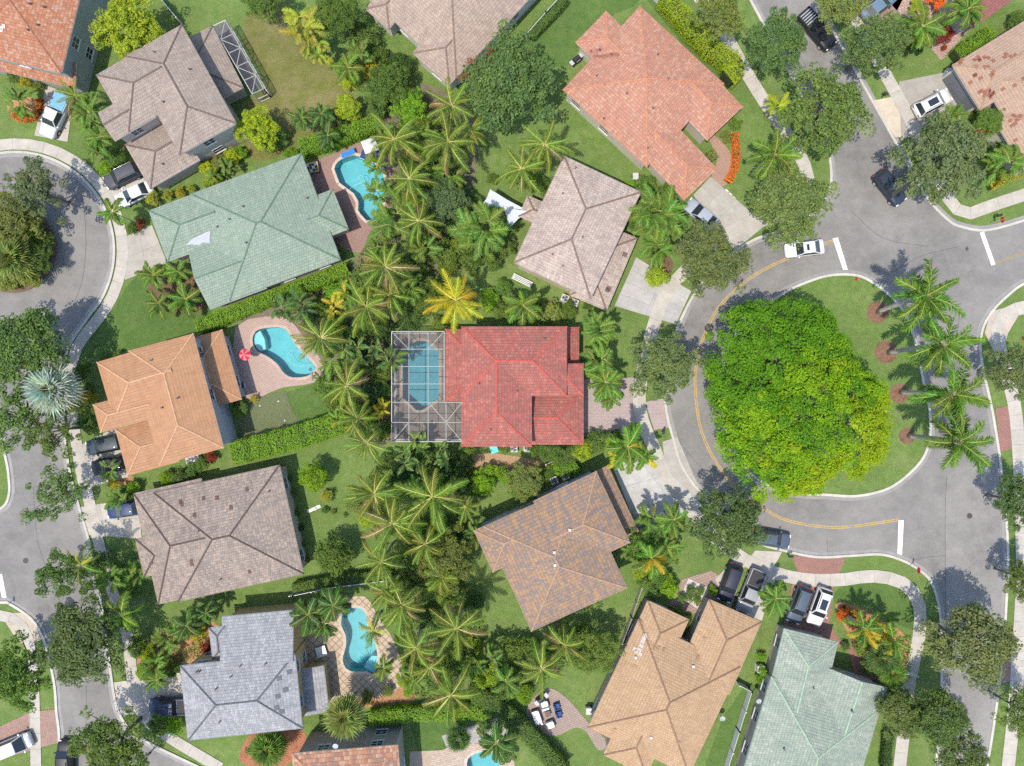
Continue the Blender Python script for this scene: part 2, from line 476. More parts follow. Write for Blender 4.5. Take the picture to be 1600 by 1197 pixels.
strip('kerb', CISL, .45, .16, m_concrete((.16, .10, .075)), closed=True, h=.16, n=3)

# painted markings
YEL = m_worn((.43, .28, .055), .03); WPAINT = m_worn((.68, .67, .63), -.04)
yl1 = [(1302,376),(1255,394),(1200,418),(1158,445),(1122,482),(1100,525),(1090,560),(1086,600),(1093,663),(1109,705),(1130,738),(1152,765),(1178,785),(1200,799),(1230,813),(1275,822),(1313,824),(1350,820),(1405,812)]
for off in (.11, -.11): strip('yellow_line', yl1, .11, .020, YEL, n=5, off=off)
for off in (.09, -.09): strip('yellow_line', [(1556,411),(1600,395),(1650,376)], .09, .020, m_concrete((.30, .23, .10)), n=4, off=off)
for q in ([(1301,373),(1309,371),(1325,423),(1318,424)], [(1531,364),(1537,362),(1555,413),(1549,415)], [(1404,813),(1412,813),(1409,869),(1402,867)], [(-4,897),(3,897),(11,937),(4,938)]):
    sheet('stop_line', q, .022, WPAINT)
M_PATCH = m_concrete((.105, .104, .106))
SEAL = m_plain((.075,.072,.070), .9)
for ln in ([(1047,668),(1062,690),(1082,716),(1104,738)], [(1479,745),(1477,800),(1477,880),(1478,960),(1476,1060),(1471,1150),(1467,1220)], [(1292,842),(1293,868)], [(1412,880),(1440,872),(1476,868)], [(1240,70),(1262,108),(1300,170),(1330,225)], [(1395,425),(1440,400),(1500,385)], [(1330,330),(1380,372),(1450,385)],
           [(127,300),(133,340),(134,392),(128,440),(114,478)], [(133,1040),(135,1090),(134,1160)], [(52,760),(60,850),(90,930),(118,1010)], [(20,300),(60,308),(88,330)], [(1500,480),(1494,560),(1508,640),(1516,720)]):
    strip('crack_seal', ln, .045, .019, SEAL, n=5)
# manhole covers
def manhole(px, py, r=.34):
    c = W(px, py, .014); e = empty('manhole_cover', c); mb = MB(); n = 24
    mb.tube([(0,0,0),(0,0,.012)], [r, r], n); mb2 = MB()
    for k in range(-3, 4):
        w = math.sqrt(max(.01, (r*.85)**2-(k*.09)**2)); mb2.box(-w, w, k*.09-.02, k*.09+.02, .012, .020)
    build(mb, 'lid', m_plain((.07, .06, .055), .7), e); build(mb2, 'grip_ribs', m_plain((.05, .045, .04), .7), e)
    thing(e, 'round iron manhole cover in asphalt', 'manhole', 'manhole covers', (px, py))
manhole(1515, 806); manhole(40, 876); manhole(1511, 389, .2)

# pavements, slab by slab
SWC = [(CC[0]+167*math.cos(math.radians(a)), CC[1]+167*math.sin(math.radians(a))) for a in range(-100, 50, 10)]
slab_path('sidewalk', SWC + [(123,538),(112,575),(113,640),(122,705),(137,770),(155,850),(178,930),(198,985),(206,1050),(213,1090),(228,1122),(262,1150),(345,1200)], 1.35, CONC, 1.9)
slab_path('sidewalk', [(-8,960),(25,968),(42,990),(50,1030),(54,1090),(57,1205)], 1.3, CONC, 1.9)
slab_path('sidewalk', [(1085,-15),(1130,50),(1165,112),(1200,168),(1238,222),(1262,275),(1255,318),(1220,338),(1163,352),(1112,385),(1066,428),(1040,460),(1022,505),(1008,560),(1000,605),(998,630),(1007,667),(1022,700),(1032,727),(1050,762),(1078,795),(1115,838),(1160,872),(1205,893),(1255,905),(1310,906),(1360,900),(1400,906),(1424,922),(1437,950),(1436,990),(1428,1030),(1420,1070),(1412,1140),(1404,1210)], 1.55, CONC, 1.8)
slab_path('sidewalk', [(1315,-20),(1345,45),(1385,120),(1428,198),(1455,258),(1478,305),(1504,334),(1530,328),(1565,316),(1608,302)], 1.5, CONC, 1.8)
slab_path('sidewalk', [(1610,478),(1570,490),(1558,518),(1568,570),(1584,630),(1591,700),(1595,800),(1597,900),(1592,1000),(1585,1100),(1574,1205)], 1.6, CONC, 1.8)

# driveways, aprons and walks
MAUVE = m_paver((.40,.32,.30), (.36,.285,.27), (.27,.215,.20), .32, 0)
REDP = m_paver((.33,.175,.135), (.28,.145,.115), (.18,.10,.08), .30, 15)
PINKP = m_paver((.36,.235,.19), (.30,.185,.15), (.20,.135,.11), .32, 35)
BEIGE_D = m_paver((.46,.37,.27), (.42,.335,.245), (.22,.155,.10), .66, 45)
GREYP = m_paver((.27,.225,.185), (.235,.20,.17), (.16,.135,.11), .34, 0)
panels('driveway', [(73,134),(116,149),(106,222),(54,212)], 2, 3, m_concrete((.42,.37,.32)))
panels('driveway', [(163,277),(208,252),(242,305),(184,322)], 2, 2, CONC)
panels('driveway', [(198,369),(238,352),(262,411),(195,438)], 2, 2, m_concrete((.36,.33,.285)))
panels('driveway', [(112,703),(180,668),(202,745),(124,765)], 3, 2, CONC)
panels('driveway', [(126,792),(216,778),(222,842),(137,836)], 3, 2, CONC)
panels('driveway', [(178,1066),(282,1052),(294,1118),(186,1116)], 4, 2, CONC)
panels('driveway', [(1083,305),(1110,276),(1196,352),(1147,392)], 2, 4, m_concrete((.37,.345,.30)))
panels('driveway', [(960,478),(994,402),(1080,455),(1056,507)], 4, 2, m_concrete((.38,.365,.34)))
panels('driveway', [(955,724),(1022,716),(1098,790),(1000,838)], 3, 3, m_concrete((.42,.41,.385)))
panels('driveway', [(1404,128),(1408,220),(1512,152),(1482,112)], 1, 3, m_concrete((.33,.305,.265)))
sheet('driveway', [(1362,158),(1400,150),(1425,215),(1398,214)], .048, m_concrete((.50,.43,.33)))
sheet('driveway', [(905,592),(995,590),(998,675),(914,684),(905,684)], .052, MAUVE)
sheet('driveway', [(1008,628),(1039,622),(1046,668),(1022,672)], .052, MAUVE)
sheet('driveway', [(1237,912),(1302,914),(1296,975),(1310,998),(1380,1035),(1380,1066),(1335,1060),(1325,1015),(1222,985)], .056, REDP)
sheet('driveway', [(1236,868),(1321,872),(1308,903),(1249,900)], .052, REDP)
sheet('driveway', [(1555,638),(1577,634),(1585,700),(1562,706)], .052, REDP)
sheet('driveway', [(1592,1010),(1610,1005),(1610,1060),(1560,1068),(1566,1024)], .052, PINKP)
panels('driveway', [(1117,905),(1150,870),(1165,880),(1140,955)], 1, 3, CONC)
panels('driveway', [(1152,955),(1178,888),(1212,902),(1190,970)], 1, 3, CONC)
sheet('walkway', [(1066,905),(1110,892),(1136,905),(1118,950),(1075,960),(1045,945)], .048, m_paver((.36,.25,.21),(.31,.21,.175),(.2,.15,.12),.5,25))
sheet('driveway', [(-10,1140),(48,1112),(88,1108),(92,1160),(48,1172),(-10,1190)], .052, PINKP)
sheet('driveway', [(1300,10),(1330,-20),(1420,-20),(1395,30),(1350,50)], .052, PINKP)
sheet('walkway', [(1390,5),(1430,-20),(1500,-10),(1520,40),(1470,95),(1440,60)], .052, m_paver((.38,.22,.18),(.42,.33,.28),(.22,.15,.12),.5,35))
sheet('gravel', [(1062,932),(1076,904),(1108,919),(1092,953)], .052, m_mulch((.50,.46,.40)))
sheet('walkway', smooth_closed([(1105,208),(1128,222),(1143,245),(1142,275),(1128,292),(1112,278),(1120,250)], 3), .05, m_paver((.40,.25,.18),(.34,.20,.15),(.24,.16,.12),.3,20))
sheet('walkway', smooth_closed([(737,713),(770,708),(800,712),(838,716),(850,700),(866,696),(866,718),(838,735),(800,742),(745,736)], 3), .05, m_paver((.42,.27,.15),(.37,.235,.13),(.26,.18,.11),.3,12))
# aprons of plain concrete between kerb and pavement
sheet('apron', [(1035,690),(1058,683),(1098,775),(1070,800),(1040,740)], .046, m_concrete((.36,.335,.295)))
sheet('apron', [(1180,860),(1222,862),(1205,893),(1165,878)], .046, CONC)
sheet('apron', [(1548,487),(1605,470),(1575,520),(1560,565),(1538,520)], .046, m_concrete((.44,.37,.30)))
sheet('apron', [(0,958),(45,957),(66,1000),(30,1005)], .046, m_concrete((.44,.37,.28)))

# lawns and beds that differ from the ground's own grass
sheet('lawn', smooth_closed([(205,440),(250,415),(330,485),(300,520),(200,548),(140,560),(132,545),(178,480)], 3), .006, LAWN_VIVID)
sheet('lawn', smooth_closed([(395,10),(450,5),(490,70),(540,130),(560,160),(560,190),(470,225),(420,250),(385,240),(380,170),(415,130),(380,60)], 3), .006, LAWN_DRY)
sheet('lawn', [(445,614),(500,596),(515,655),(460,660)], .007, LAWN_VIVID)
sheet('lawn', smooth_closed([(820,60),(880,0),(1000,0),(930,40),(890,100),(862,100)], 3), .006, LAWN_VIVID)
sheet('lawn', [(1010,0),(1022,0),(1130,105),(1124,140)], .006, LAWN_VIVID)
sheet('lawn', smooth_closed([(1308,920),(1370,910),(1412,918),(1428,945),(1425,985),(1350,945),(1310,950)], 3), .006, LAWN_VIVID)
sheet('lawn', [(1130,1120),(1165,1070),(1205,1070),(1160,1200),(1100,1200)], .006, LAWN_VIVID)
sheet('lawn', [(640,1130),(740,1125),(735,1185),(652,1172)], .006, LAWN_VIVID)
sheet('lawn', [(210,1110),(290,1160),(400,1150),(400,1200),(350,1200),(270,1150)], .006, GRASS)
sheet('putting_green', smooth_closed([(372,640),(400,622),(440,612),(448,615),(456,640),(464,660),(420,676),(378,686)], 3), .03, m_grass((.125,.145,.07),(.135,.155,.075),(.15,.15,.08),0))
MUL = m_mulch((.16, .095, .06)); MUL_O = m_mulch((.36, .20, .10)); SOIL = m_mulch((.13, .10, .065))
SOIL2 = m_mulch((.17, .145, .10))
sheet('soil', smooth_closed([(560,190),(660,130),(740,180),(740,290),(700,330),(690,420),(640,480),(615,520),(612,690),(560,690),(540,640),(500,600),(495,560),(440,500),(390,500),(330,510),(520,430),(560,400),(600,340),(600,250)], 2), .010, SOIL2)
sheet('soil', smooth_closed([(560,740),(640,700),(720,700),(760,740),(740,830),(720,900),(760,980),(700,1100),(620,1090),(600,960),(560,900),(570,800)], 2), .010, GRASS)
sheet('flower_bed', smooth_closed([(1002,425),(1028,395),(1052,410),(1040,440),(1030,452),(1008,440)], 3), .012, MUL)
sheet('flower_bed', smooth_closed([(530,1090),(600,1085),(640,1060),(650,1080),(640,1100),(560,1105)], 3), .012, MUL_O)
sheet('flower_bed', smooth_closed([(1305,945),(1330,945),(1372,965),(1420,1000),(1420,1060),(1360,1060),(1335,1010)], 3), .012, MUL_O)
sheet('flower_bed', smooth_closed([(225,1000),(330,970),(345,1010),(330,1030),(270,1040),(220,1050)], 3), .012, MUL_O)
sheet('flower_bed', smooth_closed([(225,425),(290,415),(325,470),(300,490),(250,480)], 3), .012, MUL)
sheet('flower_bed', smooth_closed([(10,165),(40,150),(62,165),(60,185),(30,190)], 3), .012, MUL_O)
sheet('flower_bed', smooth_closed([(375,1190),(400,1140),(470,1140),(475,1165),(440,1200)], 3), .012, m_mulch((.33,.14,.08)))
sheet('flower_bed', smooth_closed([(180,745),(190,735),(205,742),(207,752),(195,761),(178,757)], 3), .012, MUL_O)
sheet('flower_bed', [(690,1150),(780,1120),(800,1160),(780,1175),(700,1172)], .012, m_mulch((.35,.33,.31)))
for px, py, r in ((1371,488,17), (1384,550,18), (1405,615,15), (1417,681,13)):
    sheet('mulch_ring', [(px+r*math.cos(a*.314), py+r*math.sin(a*.314)) for a in range(20)], .062, m_mulch((.20,.115,.075)))

# pool decks
sheet('patio', [(336,44),(352,34),(408,136),(390,142)], .045, m_paver((.16,.15,.14),(.13,.125,.12),(.09,.085,.08),.4,28))  # screened porch floor: the shade inside is painted into dark pavers
def deck(poly, pool, mat, z=.042, name='patio'):
    sheet(name, poly, z, mat, holes=[POOLS[pool]] if pool else [])
deck(smooth_closed([(470,262),(515,243),(575,218),(605,225),(618,270),(616,345),(580,360),(563,395),(525,380),(515,350),(485,300)], 3), 'P1', m_paver((.32,.20,.165),(.28,.17,.14),(.2,.13,.11),.3,20))
deck(smooth_closed([(368,512),(440,495),(470,520),(500,560),(506,578),(490,598),(440,606),(400,622),(376,610)], 3), 'P2', m_paver((.44,.32,.265),(.39,.275,.225),(.27,.2,.165),.34,20))
deck([(612,518),(722,518),(722,690),(612,690)], 'P3', GREYP)
deck(smooth_closed([(462,985),(500,965),(530,940),(570,932),(592,965),(615,1000),(628,1040),(626,1070),(605,1086),(565,1092),(525,1095),(465,1110)], 3), 'P4', BEIGE_D)
deck([(640,1174),(690,1172),(720,1160),(800,1165),(810,1240),(640,1240)], 'P5', m_paver((.50,.40,.31),(.38,.29,.22),(.3,.24,.19),.4,10))
deck(smooth_closed([(822,1110),(842,1082),(862,1076),(885,1090),(905,1112),(925,1135),(950,1160),(935,1172),(915,1142),(895,1138),(868,1150),(838,1140)], 3), None, m_paver((.30,.235,.20),(.36,.26,.20),(.20,.16,.14),.42,25))

def pool(key, look, copec, plas, deep=1.5, shelf=None):
    poly = [tuple(W2(p))[:2] for p in POOLS[key]]
    c = Vector((sum(p[0] for p in poly)/len(poly), sum(p[1] for p in poly)/len(poly), 0))
    e = empty('swimming_pool', c); L = [(p[0]-c.x, p[1]-c.y) for p in poly]; n = len(L)
    ar = sum(L[i][0]*L[(i+1) % n][1]-L[(i+1) % n][0]*L[i][1] for i in range(n))
    if ar < 0: L = L[::-1]
    flat, tri = tess([L])
    b = MB(); b.add([(x, y, -deep) for x, y in flat], tri)
    b.add([(x, y, .03) for x, y in L]+[(x, y, -deep) for x, y in L], [(i, n+i, n+(i+1) % n, (i+1) % n) for i in range(n)])
    build(b, 'basin', plas, e)
    w = MB(); w.add([(x, y, -.09) for x, y in flat], tri); build(w, 'water', m_water(), e)
    # coping stones round the rim
    pm = L+[L[0]]; rs = resample(pm, .55); l, r = ribbon_pts(rs, .62, False)
    # keep the strip outside the water
    for i in range(len(rs)-1):
        a, bb, cc, d = r[i], r[i+1], Vector(rs[i+1]), Vector(rs[i])
        d2 = d+(Vector(l[i])-d)*.12; c2 = cc+(Vector(l[i+1])-cc)*.12
        if (bb-a).length < .05: continue
        g = (bb-a).normalized()*.006
        slab(e, [a+g, bb-g, c2-g, d2+g], .062, copec, .05, 'coping_stone')
    if shelf:
        s = MB(); q = [tuple(W2(p)-c)[:2] for p in shelf]; f2, t2 = tess([q]); k = len(q)
        s.add([(x, y, -.32) for x, y in f2], t2); s.add([(x, y, -.32) for x, y in q]+[(x, y, -deep) for x, y in q], [(i, (i+1) % k, k+(i+1) % k, k+i) for i in range(k)])
        build(s, 'step', m_plaster((.46,.60,.60)), e)
    thing(e, look, 'pool', 'swimming pools', label=look); return e
PL = m_plaster((.235, .45, .475)); PLB = m_plaster((.19, .40, .47))
pool('P1', 'angular turquoise swimming pool with pale coping beside green roofed house', m_concrete((.52,.42,.33)), PL)
pool('P2', 'kidney shaped turquoise swimming pool on pink paved patio of orange roofed house', m_concrete((.46,.33,.27)), PL, shelf=[(394,535),(397,522),(405,516),(412,530),(414,545),(404,549)])
pool('P3', 'blue swimming pool inside white framed screen enclosure of red roofed house', m_concrete((.40,.33,.26)), PLB, 1.8)
pool('P4', 'curved turquoise swimming pool on beige diagonal tile patio of grey roofed house', m_concrete((.50,.41,.31)), PL, shelf=[(573,1035),(580,1026),(590,1027),(590,1042),(584,1054),(573,1048),(568,1044)])
pool('P5', 'small turquoise pool cut off at the bottom edge of the picture', m_concrete((.50,.42,.34)), PL)

# ------------------------------------------------------------------ houses
FASC = m_plain((.52,.48,.42), .6, .06)
def window_meshes():
    f = MB(); w, h, t = .7, .62, .07
    f.box(-w, w, -.02, .06, -h, -h+t); f.box(-w, w, -.02, .06, h-t, h); f.box(-w, -w+t, -.021, .061, -h+t, h-t); f.box(w-t, w, -.021, .061, -h+t, h-t)
    f.box(-.03, .03, -.02, .05, -h+t, h-t); f.box(-w+t, -.03, -.02, .045, -.025, .025); f.box(.03, w-t, -.02, .045, -.025, .025); f.box(-w-.06, w+.06, -.02, .12, -h-.09, -h)
    p = MB(); p.box(-w+t, w-t, 0, .02, -h+t, h-t)
    return f.mesh('window_frame', M_WHITE), p.mesh('pane', m_glass())
WF, WP = window_meshes()
def garage_meshes():
    f = MB(); f.box(-2.5, 2.5, -.02, .05, 0, 2.25)
    return f.mesh('garage_door', m_plain((.5,.48,.44), .5))
M_PIPE = MB(); M_PIPE.tube([(0,0,-.2),(0,0,.35)], [.07,.07], 8); M_PIPE.tube([(0,0,.33),(0,0,.4)], [.11,.11], 8); M_PIPE = M_PIPE.mesh('vent_pipe', m_plain((.10,.08,.07), .6))
M_GOOSE = MB(); M_GOOSE.box(-.2,.2,-.2,.2,-.15,.18); M_GOOSE.box(-.26,.26,-.26,.26,.18,.24); M_GOOSE.v = [(x*.55, y*.55, z*.8) for x, y, z in M_GOOSE.v]; M_GOOSE = M_GOOSE.mesh('roof_vent', m_plain((.42,.40,.37), .5))

def side_ends(b, side):
    # an end that runs into another wing of the house has no outer wall
    return 0 if (side == 2 and b['ends'][0] == 'g') or (side == 3 and b['ends'][1] == 'g') else 1

class House:
    def __init__(s, label, c, roof, wall, cap, look=None):
        s.root = empty('house', W(*c)); s.c = s.root.location.copy(); s.px = c
        s.roof = roof; s.wall = m_stucco(wall); s.cap = cap; s.bl = []; s.root['label'] = label; s.root['category'] = 'house'
        s.root['group'] = 'houses of the neighbourhood'
    def put(s, mb, name, mat, parent=None, uv=None):
        mb.v = [(x-s.c.x, y-s.c.y, z) for x, y, z in mb.v]
        me = mb.mesh(name, mat)
        if uv:
            l = me.uv_layers.new(name='UVMap')
            l.data.foreach_set('uv', [q for p in uv for q in p])
        o = ob(name, me, parent or s.root)
        return o
    def block(s, A, B, d, e, ridge=None, ends='hh', p=.36, ov=.45, wbase=0.0):
        i = len(s.bl); e += .013*i
        a = W2(A, e); b = W2(B, e); u = (b-a).to_2d().normalized(); L = (b-a).length
        v = Vector((u.y, -u.x)); D = d*S*(H-e)/H
        if ridge is None: ridge = 'AB' if L >= D else 'd'
        o = a.to_2d()
        if ridge == 'AB': ax, ay, La, Lb = u, v, L, D
        else: o, ax, ay, La, Lb = o, v, u, D, L
        half = Lb/2; rise = half*p
        i0 = min(half, La/2-.01) if ends[0] == 'h' else 0.0; i1 = min(half, La/2-.01) if ends[1] == 'h' else 0.0
        blk = dict(o=o, ax=ax, ay=ay, La=La, Lb=Lb, e=e, p=p, ends=ends, half=half, rise=rise, ov=ov)
        s.bl.append(blk)
        P = lambda x, y, z: (o.x+ax.x*x+ay.x*y, o.y+ax.y*x+ay.y*y, z)
        V = [P(0,0,e), P(La,0,e), P(La,Lb,e), P(0,Lb,e), P(i0,half,e+rise), P(La-i1,half,e+rise)]
        F = [(0,1,5,4), (2,3,4,5)]
        if ends[1] == 'h': F.append((1,2,5))
        if ends[0] == 'h': F.append((3,0,4))
        mb = MB(); uv = []; ff = []
        for f in F:
            pts = [Vector(V[k]) for k in f]; nrm = (pts[1]-pts[0]).cross(pts[2]-pts[0])
            if nrm.z < 0: f = f[::-1]; pts = pts[::-1]
            e0 = None
            lows = [q for q in pts if abs(q.z-e) < 1e-4]; eu = (lows[1]-lows[0]).normalized()
            ev = nrm.normalized().cross(eu); ev = ev if ev.z > 0 else -ev
            uv += [((q-lows[0]).dot(eu)+37.3*i+50, (q-lows[0]).dot(ev)+11.7*i+20) for q in pts]; ff.append(f)
        mb.add(V, ff); roof = s.put(mb, 'roof', s.roof, uv=uv)
        # fascia and soffit
        fb = MB(); t = .2; g = .02
        cs = [(g,g),(La-g,g),(La-g,Lb-g),(g,Lb-g)]
        fb.add([P(x,y,e-.006) for x,y in cs]+[P(x,y,e-t) for x,y in cs], [(k,(k+1)%4,4+(k+1)%4,4+k) for k in range(4)]+[(4,5,6,7)])
        s.put(fb, 'fascia', FASC)
        # ridge and hip caps
        lines = [(4,5)] if La-i0-i1 > .2 else []
        if ends[0] == 'h': lines += [(0,4),(3,4)]
        if ends[1] == 'h': lines += [(1,5),(2,5)]
        for x, y in lines:
            cb = MB(); pa = Vector(V[x]); pb = Vector(V[y]); dr = (pb-pa).normalized(); sd = Vector((-dr.y, dr.x, 0)).normalized()
            prof = [(-.11,-.05),(-.08,.04),(0,.075),(.08,.04),(.11,-.05)]
            vs = [q+sd*k+Vector((0,0,h)) for q in (pa, pb) for k, h in prof]
            cb.add(vs, [(k,k+1,6+k,5+k) for k in range(4)]+[(4,3,2,1,0),(5,6,7,8,9)])
            rc = s.put(cb, 'ridge_cap', s.cap, roof)
        # walls
        x0, x1, y0, y1 = ov+.01*i, La-ov-.01*i, ov+.01*i, Lb-ov-.01*i
        wb = MB(); cs = [(x0,y0),(x1,y0),(x1,y1),(x0,y1)]
        wb.add([P(x,y,wbase) for x,y in cs]+[P(x,y,e-.1) for x,y in cs], [(k,(k+1)%4,4+(k+1)%4,4+k) for k in range(4)])
        for en, xx in ((0, x0 if ends[0] == 'G' else .02), (1, x1 if ends[1] == 'G' else La-.02)):
            if ends[en] in 'gG':
                wb.add([P(xx, .1, e-.1), P(xx, Lb-.1, e-.1), P(xx, half, e+rise-.06)], [(0,1,2)])
        s.put(wb, 'wall', s.wall)
        return roof
    def shed(s, A, B, d, e, rise, ov=.4):
        i = len(s.bl); e += .013*i; a = W2(A, e); b = W2(B, e); u = (b-a).to_2d().normalized(); L = (b-a).length
        v = Vector((u.y, -u.x)); D = d*S*(H-e)/H; o = a.to_2d()
        P = lambda x, y, z: (o.x+u.x*x+v.x*y, o.y+u.y*x+v.y*y, z)
        s.bl.append(dict(o=o, ax=u, ay=v, La=L, Lb=D, e=e, p=rise/D, ends='S', half=D, rise=rise, ov=ov))
        V = [P(0,0,e), P(L,0,e), P(L,D,e+rise), P(0,D,e+rise)]
        f = (0,1,2,3); q = [Vector(x) for x in V]
        if (q[1]-q[0]).cross(q[2]-q[0]).z < 0: f = (3,2,1,0)
        sl = math.hypot(D, rise); uvv = {0:(50,20), 1:(50+L,20), 2:(50+L,20+sl), 3:(50,20+sl)}
        mb = MB(); mb.add(V, [f]); roof = s.put(mb, 'roof', s.roof, uv=[uvv[k] for k in f])
        fb = MB(); fb.add([P(.02,.02,e-.006), P(L-.02,.02,e-.006), P(L-.02,D,e+rise-.02), P(.02,D,e+rise-.02)]+[P(.02,.02,e-.2), P(L-.02,.02,e-.2), P(L-.02,D,e+rise-.2), P(.02,D,e+rise-.2)],
                          [(k,(k+1)%4,4+(k+1)%4,4+k) for k in range(4)]+[(4,5,6,7)])
        s.put(fb, 'fascia', FASC)
        wb = MB(); cs = [(ov,ov,0),(L-ov,ov,0),(L-ov,D,rise),(ov,D,rise)]
        wb.add([P(x,y,0) for x,y,_ in cs]+[P(x,y,e-.1+r) for x,y,r in cs], [(k,(k+1)%4,4+(k+1)%4,4+k) for k in range(4)])
        s.put(wb, 'wall', s.wall); return roof
    def height(s, x, y):
        best = None
        for b in s.bl:
            q = Vector((x, y))-b['o']; a, c = q.dot(b['ax']), q.dot(b['ay'])
            if -1e-6 <= a <= b['La'] and -1e-6 <= c <= b['Lb']:
                if b['ends'] == 'S': z = b['e']+c*b['p']
                else:
                    m = min(c, b['Lb']-c)
                    if b['ends'][0] == 'h': m = min(m, a)
                    if b['ends'][1] == 'h': m = min(m, b['La']-a)
                    z = b['e']+m*b['p']
                if best is None or z > best: best = z
        return best
    def on_roof(s, px, py):
        z = 4.0
        for _ in range(8):
            w = W(px, py, z); h = s.height(w.x, w.y)
            if h is None: return None
            z = h
        return W(px, py, z)
    def tilt(s, p):
        e = .12; hx = (s.height(p.x+e, p.y) or p.z)-(s.height(p.x-e, p.y) or p.z); hy = (s.height(p.x, p.y+e) or p.z)-(s.height(p.x, p.y-e) or p.z)
        return Vector((-hx/(2*e), -hy/(2*e), 1)).normalized()
    def vents(s, pts, me=None, name='vent_pipe'):
        for q in pts:
            p = s.on_roof(*q)
            if p: ob(name, me or M_PIPE, s.root, p-s.c)
    def patches(s, pts, mat, w=.34, l=.40, name='replaced_tile'):
        for q in pts:
            p = s.on_roof(*q)
            if not p: continue
            n = s.tilt(p); g = Vector((n.x, n.y, 0)); g = g.normalized() if g.length > 1e-3 else Vector((1,0,0))
            x = Vector((-g.y, g.x, 0)); y = n.cross(x)
            m = MB(); c = p+n*.02
            vs = [c+x*i*w/2+y*j*l/2+n*k for k in (0,.045) for i,j in ((-1,-1),(1,-1),(1,1),(-1,1))]
            m.add(vs, [(4,5,6,7),(0,1,5,4),(1,2,6,5),(2,3,7,6),(3,0,4,7)]); s.put(m, name, mat)
    def windows(s, every=3.4, skip=()):
        for bi, b in enumerate(s.bl):
            if b['ends'] == 'S' or min(b['La'], b['Lb']) < 3.0: continue
            ov = b['ov']+.01*bi; o, ax, ay, La, Lb = b['o'], b['ax'], b['ay'], b['La'], b['Lb']
            for side in range(4):
                if side == 0: st, dr, ln, nn = o+ay*ov, ax, La, -ay
                elif side == 1: st, dr, ln, nn = o+ay*(Lb-ov), ax, La, ay
                elif side == 2: st, dr, ln, nn = o+ax*ov, ay, Lb, -ax
                else: st, dr, ln, nn = o+ax*(La-ov), ay, Lb, ax
                mid = st+dr*ln/2
                if (bi, side) in skip: continue
                if min(side_ends(b, side), 1) == 0: continue
                k = max(1, int((ln-1.5)/every))
                for j in range(k):
                    q = st+dr*(ln*(j+.5)/k+rnd.uniform(-.4,.4))
                    for z in ((1.55, 4.25) if b['e'] > 5 else (1.6,)):
                        t = q+nn*.5; bad = False
                        for b2 in s.bl:
                            if b2 is b or b2['e'] < z: continue
                            r = t-b2['o']; a, c = r.dot(b2['ax']), r.dot(b2['ay'])
                            if .1 < a < b2['La']-.1 and .1 < c < b2['Lb']-.1: bad = True
                        if bad or rnd.random() < .12: continue
                        f = ob('window', WF, s.root, Vector((q.x, q.y, z))-s.c, math.atan2(nn.y, nn.x)-math.pi/2)
                        ob('pane', WP, f)
    def garage_door(s, bi, mat, w=2.4):
        b = s.bl[bi]; ov = b['ov']+.01*bi; q = b['o']+b['ax']*(ov-.04)+b['ay']*b['Lb']/2; d = b['ay']
        g = empty('garage_door'); g.parent = s.root; g.location = Vector((q.x, q.y, 0))-s.c; g.rotation_euler = (0,0,math.atan2(d.y, d.x))
        for k in range(4):
            mb = MB(); mb.box(-w, w, -.03, .03, k*.55+.01, k*.55+.54); build(mb, 'door_panel', mat, g)

def tint(c, f): return tuple(min(1, x*f) for x in c)
def roofm(cols, stain, amt, tw=.27, th=.34, rollk=.7): return m_roof(tuple(cols), stain, amt, tw, th, rollk)

ORG = (.33,.135,.072); R1 = roofm([ORG, tint(ORG,.85), (.38,.19,.11), tint(ORG,1.05), (.36,.23,.16)], (.27,.12,.07), .55)
TAU = (.275,.222,.180); R2 = roofm([TAU, tint(TAU,.9), tint(TAU,1.12), (.29,.24,.20), tint(TAU,.97)], (.20,.158,.128), .5)
GRN = (.200,.248,.185); R3 = roofm([GRN, tint(GRN,.93), tint(GRN,1.07), (.235,.28,.215)], (.175,.225,.172), .6)
TAN4 = (.33,.175,.09); R4 = roofm([TAN4, tint(TAN4,.95), tint(TAN4,1.05), (.335,.185,.10)], (.27,.14,.075), .35, .9, .36, .10)
TAU5 = (.295,.232,.188); R5 = roofm([TAU5, tint(TAU5,.8), (.33,.26,.20), (.22,.185,.16), (.30,.235,.19)], (.165,.135,.115), .6)
GRY = (.255,.255,.257); R6 = roofm([GRY, tint(GRY,.9), tint(GRY,1.25), (.31,.31,.315), tint(GRY,1.05)], (.185,.188,.195), .55)
R7 = roofm([(.34,.16,.09),(.40,.25,.16),(.26,.12,.08),(.36,.20,.13),(.22,.14,.11)], (.26,.14,.09), .4, .36, .45)
BEI = (.33,.25,.195); R8 = roofm([BEI, tint(BEI,.94), tint(BEI,1.06), (.28,.21,.17)], (.23,.17,.135), .45)
SAL = (.385,.185,.118); R9 = roofm([SAL, tint(SAL,.88), tint(SAL,1.08), (.40,.245,.165), (.36,.165,.11)], (.31,.155,.11), .55)
PNK = (.39,.31,.255); R10 = roofm([PNK, tint(PNK,.86), tint(PNK,1.1), (.40,.33,.27), (.33,.265,.22)], (.26,.205,.17), .6)
RED = (.355,.105,.080); R11 = roofm([RED, tint(RED,.86), (.36,.14,.105), (.29,.085,.075), (.345,.10,.075)], (.205,.088,.070), .8)
R12 = roofm([(.25,.155,.098),(.31,.19,.085),(.175,.138,.118),(.235,.155,.11),(.165,.14,.128),(.27,.172,.108)], (.20,.14,.105), .35, .22, .42, .6)
TAN = (.36,.232,.128); R13 = roofm([TAN, tint(TAN,.94), tint(TAN,1.06), (.38,.26,.155)], (.29,.185,.11), .45)
PGR = (.255,.287,.222); R14 = roofm([PGR, tint(PGR,.92), tint(PGR,1.1), (.31,.335,.27)], (.185,.228,.185), .85)
